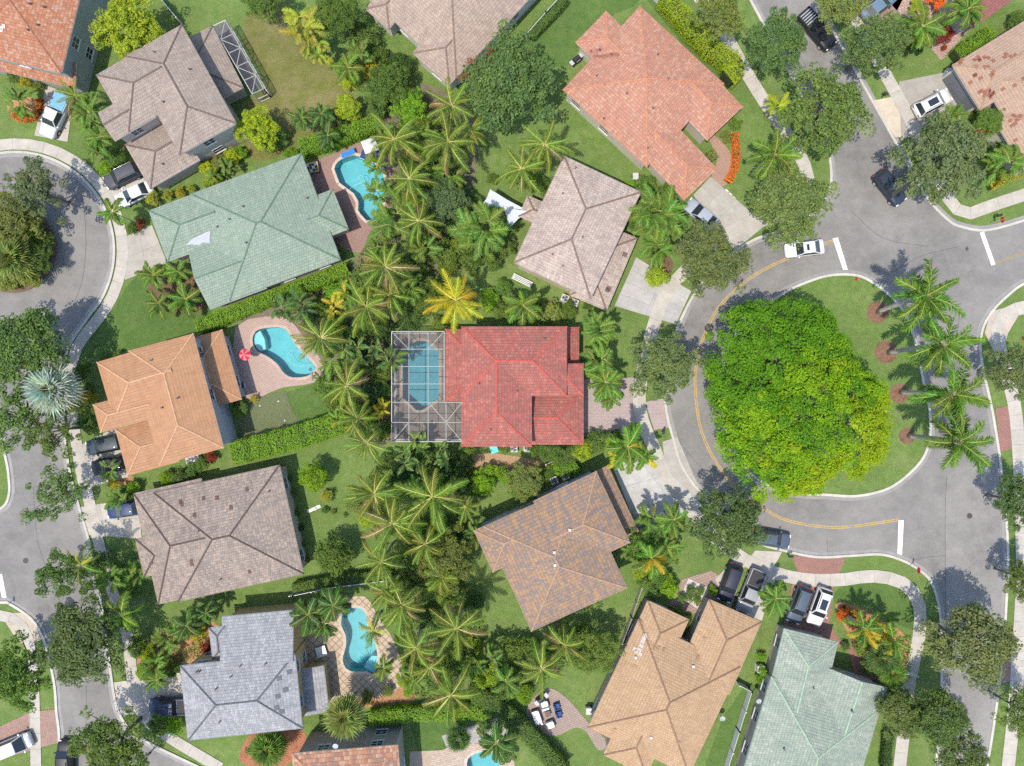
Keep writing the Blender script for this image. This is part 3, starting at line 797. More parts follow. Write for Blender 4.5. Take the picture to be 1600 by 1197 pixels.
TN5 = (.34,.235,.165); R15 = roofm([TN5, tint(TN5,.95), tint(TN5,1.05)], (.27,.19,.14), .4)
MAR = (.23,.085,.075); R16 = roofm([MAR, tint(MAR,.9), tint(MAR,1.1)], (.17,.08,.07), .4)
cp = lambda c: m_plain(c, .75, .2)
HS = {}
def house(k, *a): HS[k] = House(*a); return HS[k]

h = house('H1', 'two storey house with orange tile roof in the top left corner', (40, 30), R1, (.29,.31,.285), cp((.24,.10,.06)))
h.block((152,-115), (96,115), 164, 5.9, 'AB'); h.shed((118,139), (-40,101), 36, 2.9, 1.0)
h.windows(5.6); h.vents([(48,7),(45,48),(70,12),(60,40)])
h.patches([(3,44),(2,47),(6,41)], m_plain((.48,.42,.36)))

h = house('H2', 'two storey house with taupe hip roof and narrow screened porch at upper left', (270,160), R2, (.40,.36,.30), cp((.115,.085,.07)))
h.block((284,38), (370,193), 102, 5.8); h.block((150,117), (235,68), 102, 5.78, 'AB', 'hg'); h.block((153,176), (218,138), 52, 5.6, 'AB', 'gg')
h.block((195,226), (273,181), 80, 3.0, 'AB', 'hg'); h.block((332,40), (381,137), 80, 2.9, 'AB')
h.windows(7); h.vents([(242,82),(211,90),(256,160),(297,109),(255,257)])

h = house('H3', 'single storey house with pale green tile roof and grey tarp patch', (390,360), R3, (.50,.46,.38), cp((.10,.155,.105)))
h.block((297,303), (471,239), 178, 3.4); h.block((232,329), (326,294), 86, 3.15, 'AB', 'hg'); h.block((294,392), (383,359), 98, 3.2, 'AB', 'Gg'); h.block((520,295), (545,358), 90, 3.1, 'd', 'hg')
h.windows(); h.vents([(340,355),(359,343),(385,380),(480,310),(380,323)])
tp = [h.on_roof(*q) for q in ((291,383),(300,374),(312,368),(322,363),(329,361),(328,372),(328,380),(318,379),(312,383),(300,382))]
mb = MB(); mb.add([Vector(p)+Vector((0,0,.05)) for p in tp if p], [tuple(range(len([p for p in tp if p])))]); 
h.put(mb, 'grey_tarp', m_plain((.30,.31,.35), .6, .1))

h = house('H4', 'two storey house with smooth orange tan tile roof at left', (255,630), R4, (.37,.37,.39), cp((.40,.235,.135)))
h.block((302,521), (350,700), 104, 5.8); h.block((151,566), (262,533), 95, 5.75, 'AB', 'hg'); h.block((145,632), (232,609), 46, 5.5, 'AB', 'hg')
h.block((180,671), (262,649), 75, 3.2, 'AB', 'hg'); h.block((347,515), (378,624), 70, 2.9, 'AB')
h.windows(); h.vents([(278,622),(254,637),(237,563)])

h = house('H5', 'single storey house with weathered taupe roof and dark spots at left', (345,835), R5, (.44,.38,.32), cp((.075,.055,.045)))
h.block((437,726), (475,897), 202, 3.5, 'd'); h.block((208,771), (315,747), 178, 3.1, 'AB', 'hg'); h.block((211,842), (270,829), 62, 3.0, 'AB', 'hg')
h.windows()
DKP = m_plain((.10,.06,.05), .8)
h.patches([(284,788),(318,779),(339,778),(386,765),(361,793),(304,805),(226,817),(230,823),(238,833),(265,864),(269,862),(300,882),(299,877),(236,880),(390,893),(282,784)], DKP, .36, .5)
h.vents([(420,768),(310,830),(345,905)])

h = house('H6', 'two storey house with silver grey tile roof and ochre walls', (385,1060), R6, (.46,.35,.17), cp((.085,.088,.095)))
h.block((281,1040), (461,1021), 118, 5.8); h.shed((347,963), (459,953), 72, 4.26, 72*S*(H-4.26)/H*.36); h.block((326,981), (352,978), 50, 4.6, 'd'); h.shed((506,1040), (515,1112), 46, 2.7, .5)
h.windows(); h.vents([(308,1049),(312,1049),(376,1040),(361,1057),(338,1076),(344,1127),(415,1037),(372,1145)])
h.patches([(436,1060),(446,1078),(434,1088),(440,1112),(432,1106),(452,1050)], m_plain((.10,.10,.11)), .5, .55)

h = house('H7', 'two storey grey walled house with mottled terracotta roof at bottom edge', (545,1185), R7, (.30,.275,.245), cp((.34,.17,.10)))
h.block((456,1177), (622,1164), 125, 5.9); h.windows(4.2)

h = house('H8', 'house with beige tile roof at the top edge', (700,40), R8, (.50,.49,.45), cp((.17,.115,.09)))
h.block((713,123), (563,-15), 220, 3.4); h.block((702,134), (644,83), 75, 3.3, 'd', 'hg'); h.block((608,46), (570,14), 60, 3.2, 'd', 'hg'); h.windows()

h = house('H9', 'single storey house with salmon tile roof beside yellow green hedge', (1015,150), R9, (.50,.45,.37), cp((.38,.165,.095)))
h.block((879,140), (1000,9), 179, 3.4, 'AB', 'hh', .34); h.block((1161,167), (1105,220), 95, 3.3, 'd', 'hg', .34); h.block((899,66), (947,17), 80, 3.2, 'd', 'hg', .34); h.block((1121,264), (1069,313), 120, 3.15, 'd', 'hg', .34)
h.windows(); h.vents([(979,147),(1027,86),(1020,170),(1044,124),(932,119),(898,116),(943,186),(1012,232)])
h.patches([(922,81),(926,79),(931,80),(936,79),(939,77),(930,88),(936,88),(942,88),(948,87),(954,86),(957,85),(964,85),(913,100),(1023,240),(1053,271)], m_plain((.23,.10,.07)), .36, .5)

h = house('H10', 'two storey house with pale pinkish beige tile roof above red roofed house', (900,365), R10, (.52,.44,.33), cp((.155,.105,.085)))
h.block((881,243), (1002,300), 185, 5.6, 'd'); h.block((810,338), (824,305), 60, 3.0, 'd', 'hg'); h.block((996,372), (948,486), 64, 3.0, 'AB')
h.windows(); h.vents([(879,303),(863,398),(879,416),(910,371),(899,263),(909,259)])
h.patches([(951,451),(949,453),(976,398)], m_plain((.14,.085,.07)), .5, .6)

h = house('H11', 'two storey house with bright red tile roof at the picture centre', (805,605), R11, (.52,.47,.40), cp((.37,.075,.055)))
h.block((721,510), (886,510), 109, 5.6, 'AB'); h.block((721,564), (831,564), 134, 5.58, 'd', 'gh'); h.block((845,568), (912,568), 50, 4.9, 'AB', 'gh'); h.block((822,609), (912,609), 86, 3.5, 'AB', 'gh')
h.block((905,511), (905,568), 60, 3.0, 'AB'); h.block((696,628), (696,514), 62, 3.0, 'AB')
h.windows(); h.vents([(807,612),(748,600),(850,530),(766,672)])

h = house('H12', 'house with brown and orange mottled tile roof below red roofed house', (870,855), R12, (.36,.37,.37), cp((.29,.185,.125)))
h.block((756,823), (906,755), 180, 5.6, 'd'); h.block((932,736), (985,848), 110, 5.55, 'd', 'hg'); h.block((740,829), (813,796), 72, 5.45, 'AB', 'hg'); h.block((950,727), (998,830), 56, 3.0, 'AB')
h.windows(); h.vents([(890,828),(866,863),(867,883)], M_GOOSE, 'roof_vent')

h = house('H13', 'single storey house with tan tile roof beside seating patio', (1040,1075), R13, (.42,.36,.28), cp((.19,.115,.07)))
h.block((998,967), (1157,1042), 188, 3.5); h.block((1012,938), (1077,968), 100, 3.3, 'd', 'hg'); h.block((1108,936), (1190,972), 125, 3.25, 'd', 'hg'); h.block((1010,1212), (942,1180), 80, 3.2, 'd', 'hg')
h.windows(3.4, [(2,2)]); h.garage_door(2, m_plain((.35,.31,.26), .5), 2.2); h.vents([(993,1027),(1083,1041),(1017,1152)], M_GOOSE, 'roof_vent')
h.patches([(1008,993),(1006,998),(1004,1003),(1002,1009),(999,1015),(995,1018),(992,1014),(1000,1022)], m_plain((.37,.315,.26)), .42, .5)
h.patches([(991,1041),(1028,1012),(1037,1015),(1090,1027),(1100,998),(1030,1075),(960,1140),(1060,1160)], m_plain((.25,.155,.09)), .36, .45)

h = house('H14', 'single storey house with pale green stained roof at lower right', (1280,1100), R14, (.42,.37,.29), cp((.25,.33,.235)))
h.block((1205,1057), (1376,1108), 205, 3.5); h.block((1225,982), (1310,1003), 120, 3.3, 'd', 'hg'); h.block((1290,1042), (1387,1074), 140, 3.4, 'd', 'Gg')
h.windows(3.4, [(1,2)]); h.garage_door(1, m_plain((.40,.36,.30), .5), 2.3); h.vents([(1270,1074),(1224,1169),(1330,1110)])

h = house('H15', 'house with tan roof and brown tile patches at right edge', (1560,120), R15, (.47,.44,.40), cp((.27,.17,.11)))
h.block((1488,101), (1640,8), 84, 3.3, 'AB', 'hh'); h.block((1549,180), (1690,94), 110, 3.2, 'AB', 'hh'); h.block((1530,120), (1660,40), 110, 3.28, 'AB', 'hh')
h.windows(3.4, [(0,2)]); h.garage_door(0, m_plain((.14,.145,.165), .5))
BRP = m_plain((.21,.085,.055), .8); pr = random.Random(3); pts = []
for cx, cy, n in ((1530,90,8),(1582,90,6),(1551,117,4),(1527,125,5),(1538,144,8),(1553,148,7),(1540,152,6),(1586,132,3),(1567,185,3),(1590,187,5),(1566,203,4),(1572,217,5),(1546,97,3),(1509,97,2),(1535,106,3),(1594,178,3)):
    for _ in range((n*2+2)//3): pts.append((cx+pr.gauss(0,7.5), cy+pr.gauss(0,3.6)))
h.patches(pts, BRP, .36, .42)
h = house('H16', 'house with maroon roof cut off at the top right edge', (1560,0), R16, (.46,.42,.37), cp((.17,.06,.055)))
h.block((1606,-17), (1521,44), 120, 3.2); h.windows()

# ------------------------------------------------------------------ vegetation
LEAF = m_leaf(.36); FROND = m_leaf(.30); RIB = m_rib()
BARK = m_bark((.16,.135,.11)); BARK_P = m_bark((.40,.375,.335))

def quad_leaves(c, nrm, size, asp=.5, seed=None):
    """diamond leaves at points c facing nrm (numpy arrays)"""
    n = len(c); r = NR
    nrm = nrm/np.maximum(np.linalg.norm(nrm, axis=1, keepdims=True), 1e-6)
    t = r.normal(size=(n,3)); t -= nrm*np.sum(t*nrm, axis=1, keepdims=True); t /= np.maximum(np.linalg.norm(t, axis=1, keepdims=True), 1e-6)
    b = np.cross(nrm, t); sz = (size*(.65+.7*r.random((n,1))))
    v = np.stack([c-t*sz*.5, c-b*sz*asp*.5, c+t*sz*.5, c+b*sz*asp*.5], axis=1).reshape(-1,3)
    return v

def mesh_quads(name, v, mat):
    n = len(v)//4; me = bpy.data.meshes.new(name)
    me.vertices.add(len(v)); me.vertices.foreach_set('co', v.astype(np.float32).ravel())
    me.loops.add(n*4); me.loops.foreach_set('vertex_index', np.arange(n*4, dtype=np.int32))
    me.polygons.add(n); me.polygons.foreach_set('loop_start', np.arange(0, n*4, 4, dtype=np.int32)); me.polygons.foreach_set('loop_total', np.full(n, 4, dtype=np.int32))
    me.materials.append(mat); me.update(calc_edges=True); me.validate(); return me

def clump_cloud(cs, rad, per, size, flat=.8, up=.5, shell=.55):
    """leaves in the outer part of clumps with centres cs, radii rad"""
    out = []; 
    for c, r in zip(cs, rad):
        d = NR.normal(size=(per,3)); d /= np.linalg.norm(d, axis=1, keepdims=True)
        d[:,2] = np.where(d[:,2] < -.3, -d[:,2]*.6, d[:,2])
        rr = r*(shell+(1-shell)*NR.random((per,1))**.6)
        p = c+d*rr*np.array([1,1,flat]); nn = d*.8+np.array([0,0,up])+NR.normal(size=(per,3))*.45
        out.append(quad_leaves(p, nn, size))
    return np.concatenate(out)

def crown_mesh(name, seed, nclump=95, per=85, size=.062, hgt=.55, rough=.20, cr=(.15,.26), bottom=-.25, lobes=5):
    r = np.random.default_rng(seed); cs = []; rad = []
    ph = r.random(8)*6.28
    while len(cs) < nclump:
        a = r.random()*6.2832; z = bottom+(1-bottom)*r.random()**.75
        R = math.sqrt(max(0, 1-z*z)) if z > 0 else 1.0
        out = 1+rough*(math.sin(lobes*a+ph[0])*.5+math.sin(3*a+ph[1])*.5+math.sin(7*a+ph[2])*.35)+r.normal()*.04
        f = .22+.78*r.random()**.5
        c = (math.cos(a)*R*out*f*.86, math.sin(a)*R*out*f*.86, z*hgt*(.8+.35*r.random()))
        cs.append(c); rad.append(r.uniform(*cr))
    return mesh_quads(name, clump_cloud(np.array(cs), rad, per, size), LEAF), cs

def trunk_mesh(name, cs, base=-1.0, r0=.055, n=9, seed=1):
    r = random.Random(seed); mb = MB(); top = Vector((r.uniform(-.05,.05), r.uniform(-.05,.05), -.30))
    mb.tube([(0,0,base), (0,0,base+.08), tuple(top*.5+Vector((0,0,base*.4))), tuple(top)], [r0*1.5, r0*1.05, r0*.9, r0*.75], 8)
    for k in r.sample(range(len(cs)), n):
        c = Vector(cs[k]); m = top.lerp(c, .5)+Vector((0,0,-.06))
        mb.tube([tuple(top*.98), tuple(m), tuple(c)], [r0*.55, r0*.32, r0*.12], 6)
    return mb.mesh(name, BARK, True)

OAK = []
for i in range(4):
    cm, cs = crown_mesh('oak_crown', 40+i, 170, 70, .058, .55, .26, (.09,.17)); OAK.append((cm, trunk_mesh('oak_trunk', cs, -1.0, .045, 10, i)))
SPARSE = []
for i in range(2):
    cm, cs = crown_mesh('sparse_crown', 60+i, 62, 80, .066, .5, .34, (.10,.2)); SPARSE.append((cm, trunk_mesh('sparse_trunk', cs, -1.0, .045, 12, i+9)))
ROUND = []
for i in range(3):
    cm, cs = crown_mesh('round_crown', 80+i, 80, 80, .10, .75, .07, (.18,.28), -.5); ROUND.append((cm, trunk_mesh('round_trunk', cs, -1.0, .05, 6, i+20)))
BUSH = []
for i in range(4):
    cm, cs = crown_mesh('bush_crown', 100+i, 34, 60, .15, .7, .16, (.22,.38), -.3); BUSH.append((cm, trunk_mesh('bush_stem', cs, -.62, .035, 6, i+30)))

C = dict(oak=(.110,.172,.052), oakg=(.128,.172,.072), oakd=(.062,.090,.028), olive=(.165,.205,.060), mid=(.110,.180,.042), bright=(.155,.290,.024), lime=(.255,.335,.026), yel=(.26,.29,.045), dark=(.055,.105,.030), teal=(.095,.160,.082),
         red=(.22,.045,.03), orange=(.62,.15,.025), gold=(.37,.33,.035), coco=(.140,.205,.036), cocoy=(.190,.205,.030), gold_palm=(.42,.36,.025), green=(.110,.195,.038), royal=(.105,.200,.034), silver=(.30,.36,.34), dk=(.075,.140,.040))
veg_r = random.Random(21)

def tree(kind, px, py, rpx, hgt, col, look, cat='tree', group='street and garden trees', sy=1.0, name='oak_tree', zr=None):
    """crown centre at the pixel, at height hgt*0.7; the trunk stands below it"""
    zc = hgt*.70; c = W(px, py, zc); R = rpx*S*(H-zc)/H
    cm, tm = kind[veg_r.randrange(len(kind))]
    e = empty(name, (c.x, c.y, 0), veg_r.uniform(0, 6.28))
    unit = 1.0 if kind is not BUSH else .62
    f = veg_r.uniform(.84,1.18); cc = C[col]; cc = (cc[0]*f*veg_r.uniform(.88,1.14), cc[1]*f, cc[2]*f*veg_r.uniform(.8,1.2)); sy = sy*veg_r.uniform(.84,1.16) if kind in (OAK, SPARSE) else sy
    o = ob('crown', cm, e, (0,0,zc), color=cc); o.scale = (R, R*sy, R*(zr or 1.0))
    t = ob('trunk', tm, e, (0,0,zc)); t.scale = (R, R*sy, zc/unit)
    thing(e, look, cat, group, (px, py)); return e

def bush(px, py, rpx, col, look='rounded leafy shrub', hgt=None, group='garden shrubs', sy=1.0):
    R = rpx*S; hgt = hgt or R*1.35
    return tree(BUSH, px, py, rpx, hgt, col, look, 'shrub', group, sy, 'shrub', min(1.0, hgt*.45/R/.7))

# ---- palm fronds (shared meshes, one set for each kind)
def frond_mesh(name, th0, droop, L=1.0, pairs=24, leaf=.26, wid=.030, plum=.0, hang=.45, seed=0, rib=.012):
    r = random.Random(seed); mb = MB(); n = 9; pts = [Vector((0,0,0))]; th = []
    for i in range(n):
        s = (i+.5)/n; a = th0-droop*s**1.4; th.append(a); pts.append(pts[-1]+Vector((math.cos(a), 0, math.sin(a)))*L/n)
    def at(s):
        f = min(s*n, n-1e-4); i = int(f); return pts[i].lerp(pts[i+1], f-i), th[min(i, n-1)]
    for i in range(n):
        w0 = rib*(1-.8*i/n); w1 = rib*(1-.8*(i+1)/n); a, b = pts[i], pts[i+1]; u = Vector((0,0,.004))
        mb.add([a+Vector((0,-w0,0))+u, a+Vector((0,w0,0))+u, b+Vector((0,w1,0))+u, b+Vector((0,-w1,0))+u], [(3,2,1,0)], 1)
    for k in range(pairs):
        s = .12+.87*(k+.5)/pairs; p, a = at(s); t = Vector((math.cos(a),0,math.sin(a))); upv = Vector((-math.sin(a),0,math.cos(a)))
        env = (.45+.55*math.sin(math.pi*min(1, .18+s*.72)))*(1 if s < .8 else 1-.5*(s-.8)/.2)
        for sd in (-1,1):
            ang = math.radians(58-26*s+r.uniform(-7,7)); l = leaf*env*r.uniform(.85,1.1)
            d = t*math.cos(ang)+Vector((0,sd,0))*math.sin(ang)+upv*(r.uniform(-plum,plum)+(.25-hang)*1.0)
            d.normalize(); tip = p+d*l+Vector((0,0,-hang*l*.35)); mid = p+d*l*.5
            mb.add([p-t*wid*.5, p+t*wid*.5, mid+t*wid*.62, tip, mid-t*wid*.62], [(0,1,2,3,4)] if sd > 0 else [(4,3,2,1,0)], 0)
    return mb.mesh(name, [FROND, RIB])
def frond_set(name, n=6, **k):
    lo, hi = k.pop('lo', -.25), k.pop('hi', 1.2); dr = k.pop('droop', 1.2)
    return [(frond_mesh(name, lo+(hi-lo)*i/(n-1), dr*(1-.25*i/(n-1)), seed=i+5, **k), lo+(hi-lo)*i/(n-1)) for i in range(n)]
F_COCO = frond_set('coconut_frond', 6, lo=-.35, hi=1.15, droop=1.25, pairs=25, leaf=.205, wid=.022, hang=.5, rib=.014)
F_ROYAL = frond_set('royal_frond', 6, lo=-.2, hi=1.2, droop=1.35, pairs=36, leaf=.25, wid=.034, plum=.7, hang=.35, rib=.014)
F_ARECA = frond_set('areca_frond', 5, lo=.15, hi=1.25, droop=1.5, pairs=20, leaf=.27, wid=.042, hang=.2, rib=.012)
F_CHRIS = frond_set('christmas_frond', 5, lo=-.1, hi=1.1, droop=1.5, pairs=20, leaf=.30, wid=.052, hang=.4, rib=.016)

def fan_mesh(name, seed, seg=20, span=300, split=.45):
    r = random.Random(seed); mb = MB(); w = .02
    mb.add([(0,-w,0),(0,w,0),(.48,w*.6,.05),(.48,-w*.6,.05)], [(0,3,2,1)], 1)
    for k in range(seg):
        a0 = math.radians(-span/2+span*k/seg); a1 = math.radians(-span/2+span*(k+1)/seg); am = (a0+a1)/2; l = .55*(1-.18*abs(am)/2.6)*r.uniform(.92,1.06)
        P = lambda a, q, z: (.46+math.cos(a)*q, math.sin(a)*q, .05+z)
        mb.add([P(0,0,0), P(a0, l*split, -.015), P(am, l, -.10+r.uniform(-.05,.03)), P(a1, l*split, -.015)], [(0,1,2,3)], 0)
    return mb.mesh(name, [FROND, RIB])
FANS = [fan_mesh('fan_leaf', i) for i in range(3)]

def banana_mesh(name, th0, seed):
    r = random.Random(seed); mb = MB(); n = 9; p = Vector((0,0,0)); rows = []
    for i in range(n+1):
        s = i/n; a = th0-1.3*s**1.6; w = .015 if s < .18 else .17*math.sin(math.pi*min(1, (s-.14)/.86*.93+.07))+.01
        rows.append((p.copy(), w)); p = p+Vector((math.cos(a),0,math.sin(a)))/n
    for i in range(n):
        (a, w0), (b, w1) = rows[i], rows[i+1]
        for sd in (-1,1):
            q = [a, b, b+Vector((0,sd*w1,w1*.35)), a+Vector((0,sd*w0,w0*.35))]
            mb.add(q, [(0,1,2,3)] if sd > 0 else [(3,2,1,0)], 0)
        mb.add([a+Vector((0,-.014,.006)), a+Vector((0,.014,.006)), b+Vector((0,.012,.006)), b+Vector((0,-.012,.006))], [(3,2,1,0)], 1)
    return mb.mesh(name, [FROND, RIB])
BAN = [(banana_mesh('banana_leaf', .3+.22*i, i), .3+.22*i) for i in range(4)]

def palm_trunk(h, r, lean, bulge=0.0):
    mb = MB(); n = 9; pts = []; rs = []
    for i in range(n+1):
        s = i/n; pts.append((lean[0]*(1-s)**1.6, lean[1]*(1-s)**1.6, h*s))
        rs.append(r*(1.35 if i == 0 else 1.0-.25*s+bulge*math.sin(math.pi*s)*.35))
    mb.tube(pts, rs, 8); return mb.mesh('palm_trunk', BARK_P, True)
M_SHAFT = MB(); M_SHAFT.tube([(0,0,-1),(0,0,-.5),(0,0,0)], [.11,.15,.07], 8); M_SHAFT = M_SHAFT.mesh('crownshaft', m_plain((.16,.26,.07), .5, .2), True)
M_NUTS = MB()
for k in range(6):
    a = k*1.05; M_NUTS.tube([(math.cos(a)*.2,math.sin(a)*.2,-.36),(math.cos(a)*.22,math.sin(a)*.22,-.24),(math.cos(a)*.2,math.sin(a)*.2,-.1)], [.06,.13,.05], 6)
M_NUTS = M_NUTS.mesh('coconut_bunch', m_plain((.20,.16,.05), .6), True)

PALM_LOOK = dict(coco='feathery coconut palm', royal='tall royal palm with long trunk', areca='bushy areca palm clump', fan='fan palm with stiff round leaves', chris='short feather palm', banana='broad leaved banana clump')
def palm(kind, px, py, rpx, z, col, n=None, look=None, lean=None, base=None):
    """crown heart at the pixel at height z; radius in photograph pixels"""
    c = W(px, py, z); R = rpx*S*(H-z)/H; r = veg_r
    b = W2(base) if base else Vector((c.x, c.y, 0)) + Vector((*(lean or (r.uniform(-.7,.7), r.uniform(-.7,.7))), 0))*(min(1, z/6) if kind == 'coco' else .15)
    nm = {'coco':'coconut_palm','royal':'royal_palm','areca':'areca_palm','fan':'fan_palm','chris':'feather_palm','banana':'banana_plant'}[kind]
    e = empty(nm, (b.x, b.y, 0)); top = Vector((c.x-b.x, c.y-b.y, z)); cc = C[col] if isinstance(col, str) else col
    def tr(h, rr, bul=0, to=top):
        t = palm_trunk(h, rr, (-to.x, -to.y), bul); o = ob('trunk', t, e, (to.x, to.y, 0)); return o
    def add(me, nmx, az, sc, pos=top, tx=0.0, dead=False):
        ck = cc if not dead else (.26,.19,.10)
        if col == 'cocoy': ck = (.36,.33,.03) if r.random() < .24 else C['royal']
        o = ob(nmx, me, e, pos, color=tuple(x*r.uniform(.82,1.18) for x in ck)); o.rotation_euler = (tx, 0, az); o.scale = (sc, sc, sc)
    ga = 2.39996; ph = r.uniform(0, 6.28); wind = r.uniform(.05,.30)
    if kind in ('coco', 'royal', 'chris'):
        fs = {'coco':F_COCO,'royal':F_ROYAL,'chris':F_CHRIS}[kind]; n = n or {'coco':20,'royal':16,'chris':14}[kind]
        tr(z, {'coco':.15,'royal':.24,'chris':.09}[kind]*(1 if R > 1.5 else .6), .9 if kind == 'royal' else 0)
        for k in range(n):
            q = (k+.5)/n; me, el = fs[min(len(fs)-1, int(q*len(fs)))]
            if kind == 'coco' and r.random() < .25: me, el = fs[r.randrange(3)]
            az = ph+k*ga+r.uniform(-.3,.3); az += wind*math.sin(az-1.0)
            add(me, 'frond', az, R/.88*r.uniform(.80,1.12)*(1-.15*q), tx=r.uniform(-.35,.35), dead=(kind == 'coco' and q < .4 and r.random() < .22))
        if kind == 'royal':
            o = ob('crownshaft', M_SHAFT, e, top); o.scale = (1.5,1.5,1.6)
        if kind == 'coco' and z > 5: ob('coconut_bunch', M_NUTS, e, top)
    elif kind == 'areca':
        n = n or 30; st = max(3, int(R*2.2)); heads = []
        for k in range(st):
            a = ph+k*ga; d = R*.36*math.sqrt((k+.3)/st); hp = Vector((c.x-b.x+math.cos(a)*d, c.y-b.y+math.sin(a)*d, z*(.72+.28*r.random())*(1-.22*d/R)))
            mb = MB(); mb.tube([(hp.x*.4, hp.y*.4, 0), (hp.x*.9, hp.y*.9, hp.z*.6), tuple(hp)], [.06,.05,.04], 6); build(mb, 'stem', m_plain((.20,.22,.08), .6), e); heads.append(hp)
        for k in range(n):
            hp = heads[k % st]; me, el = F_ARECA[r.randrange(len(F_ARECA))]; out = math.atan2(hp.y, hp.x)
            add(me, 'frond', out+r.uniform(-2.2,2.2), R*.74*r.uniform(.8,1.1), hp, r.uniform(-.3,.3))
    elif kind == 'fan':
        n = n or 30; tr(z, .16)
        for k in range(n):
            q = (k+.5)/n; el = -.35+1.55*q; o = ob('fan_leaf', FANS[k % 3], e, top, color=tuple(x*r.uniform(.85,1.15) for x in cc))
            o.rotation_euler = (r.uniform(-.25,.25), -el, ph+k*ga); s = R/1.0*r.uniform(.88,1.06); o.scale = (s,s,s)
    else:
        n = n or 22; st = max(3, int(R*1.6)); heads = []
        for k in range(st):
            a = ph+k*ga; d = R*.5*math.sqrt((k+.2)/st); hp = Vector((c.x-b.x+math.cos(a)*d, c.y-b.y+math.sin(a)*d, z*(.75+.25*r.random())))
            mb = MB(); mb.tube([(hp.x*.8, hp.y*.8, 0), tuple(hp)], [.11,.07], 7); build(mb, 'stem', m_plain((.17,.20,.08), .6), e); heads.append(hp)
        for k in range(n):
            me, el = BAN[r.randrange(4)]; add(me, 'leaf', r.uniform(0,6.28), R*.62*r.uniform(.8,1.15), heads[k % st], r.uniform(-.3,.3))
    thing(e, look or PALM_LOOK[kind], 'palm' if kind != 'banana' else 'plant', 'palms and bananas', (px, py)); return e

def hedge(pts, wpx, hgt, col, look='clipped leafy hedge', size=.15, dens=125, sm=True):
    pm = [tuple(W2(p, hgt*.6))[:2] for p in (smooth_open(pts, 4) if sm else pts)]; pm = resample(pm, .5); w = wpx*S; c0 = Vector((*pm[len(pm)//2], 0))
    e = empty('hedge', c0); n = len(pm); l, r = ribbon_pts(pm, w*.78)
    mb = MB(); vs = []
    for i in range(n):
        for p, z in ((l[i],0),(l[i],hgt*.86),(r[i],hgt*.86),(r[i],0)): vs.append((p.x-c0.x, p.y-c0.y, z))
    fs = [(4*i+k, 4*i+4+k, 4*i+5+k, 4*i+1+k) for i in range(n-1) for k in range(3)]+[(0,1,2,3),(4*n-1,4*n-2,4*n-3,4*n-4)]
    mb.add(vs, fs); build(mb, 'branches', m_plain((.03,.045,.012), .9, .4), e)
    L = (n-1)*.5; m = int(dens*L*(w+hgt*1.3)); P = np.array(pm); idx = NR.random(m)*(n-1.001); i0 = idx.astype(int); f = (idx-i0)[:,None]
    c = P[i0]*(1-f)+P[i0+1]*f; d = P[i0+1]-P[i0]; d /= np.maximum(np.linalg.norm(d, axis=1, keepdims=True), 1e-6); nx = np.stack([-d[:,1], d[:,0]], 1)
    per = w+2*hgt*.65; q = NR.random(m)*per; side = np.where(q < w, (q/w-.5)*2, np.where(q < w+hgt*.65, 1.0, -1.0)); topm = q < w
    bumpy = 1+.05*np.sin(idx*.9+c[:,0])+.03*np.sin(idx*2.3)
    z = np.where(topm, hgt*bumpy*(1-.10*np.abs(side)**3)+NR.normal(size=m)*.06, hgt*(.15+.8*NR.random(m)))
    xy = c+nx*(side*w*.5*bumpy+NR.normal(size=m)*.06)[:,None]-np.array([c0.x, c0.y])
    p3 = np.concatenate([xy, z[:,None]], 1); nn = np.concatenate([nx*np.where(topm, 0, side)[:,None], np.where(topm, 1.6, .5)[:,None]], 1)+NR.normal(size=(m,3))*.4
    ob('foliage', mesh_quads('hedge_foliage', quad_leaves(p3, nn, size, .6), LEAF), e, color=C[col] if isinstance(col, str) else col)
    mid = pts[len(pts)//2]; thing(e, look, 'hedge', 'garden hedges', mid); return e

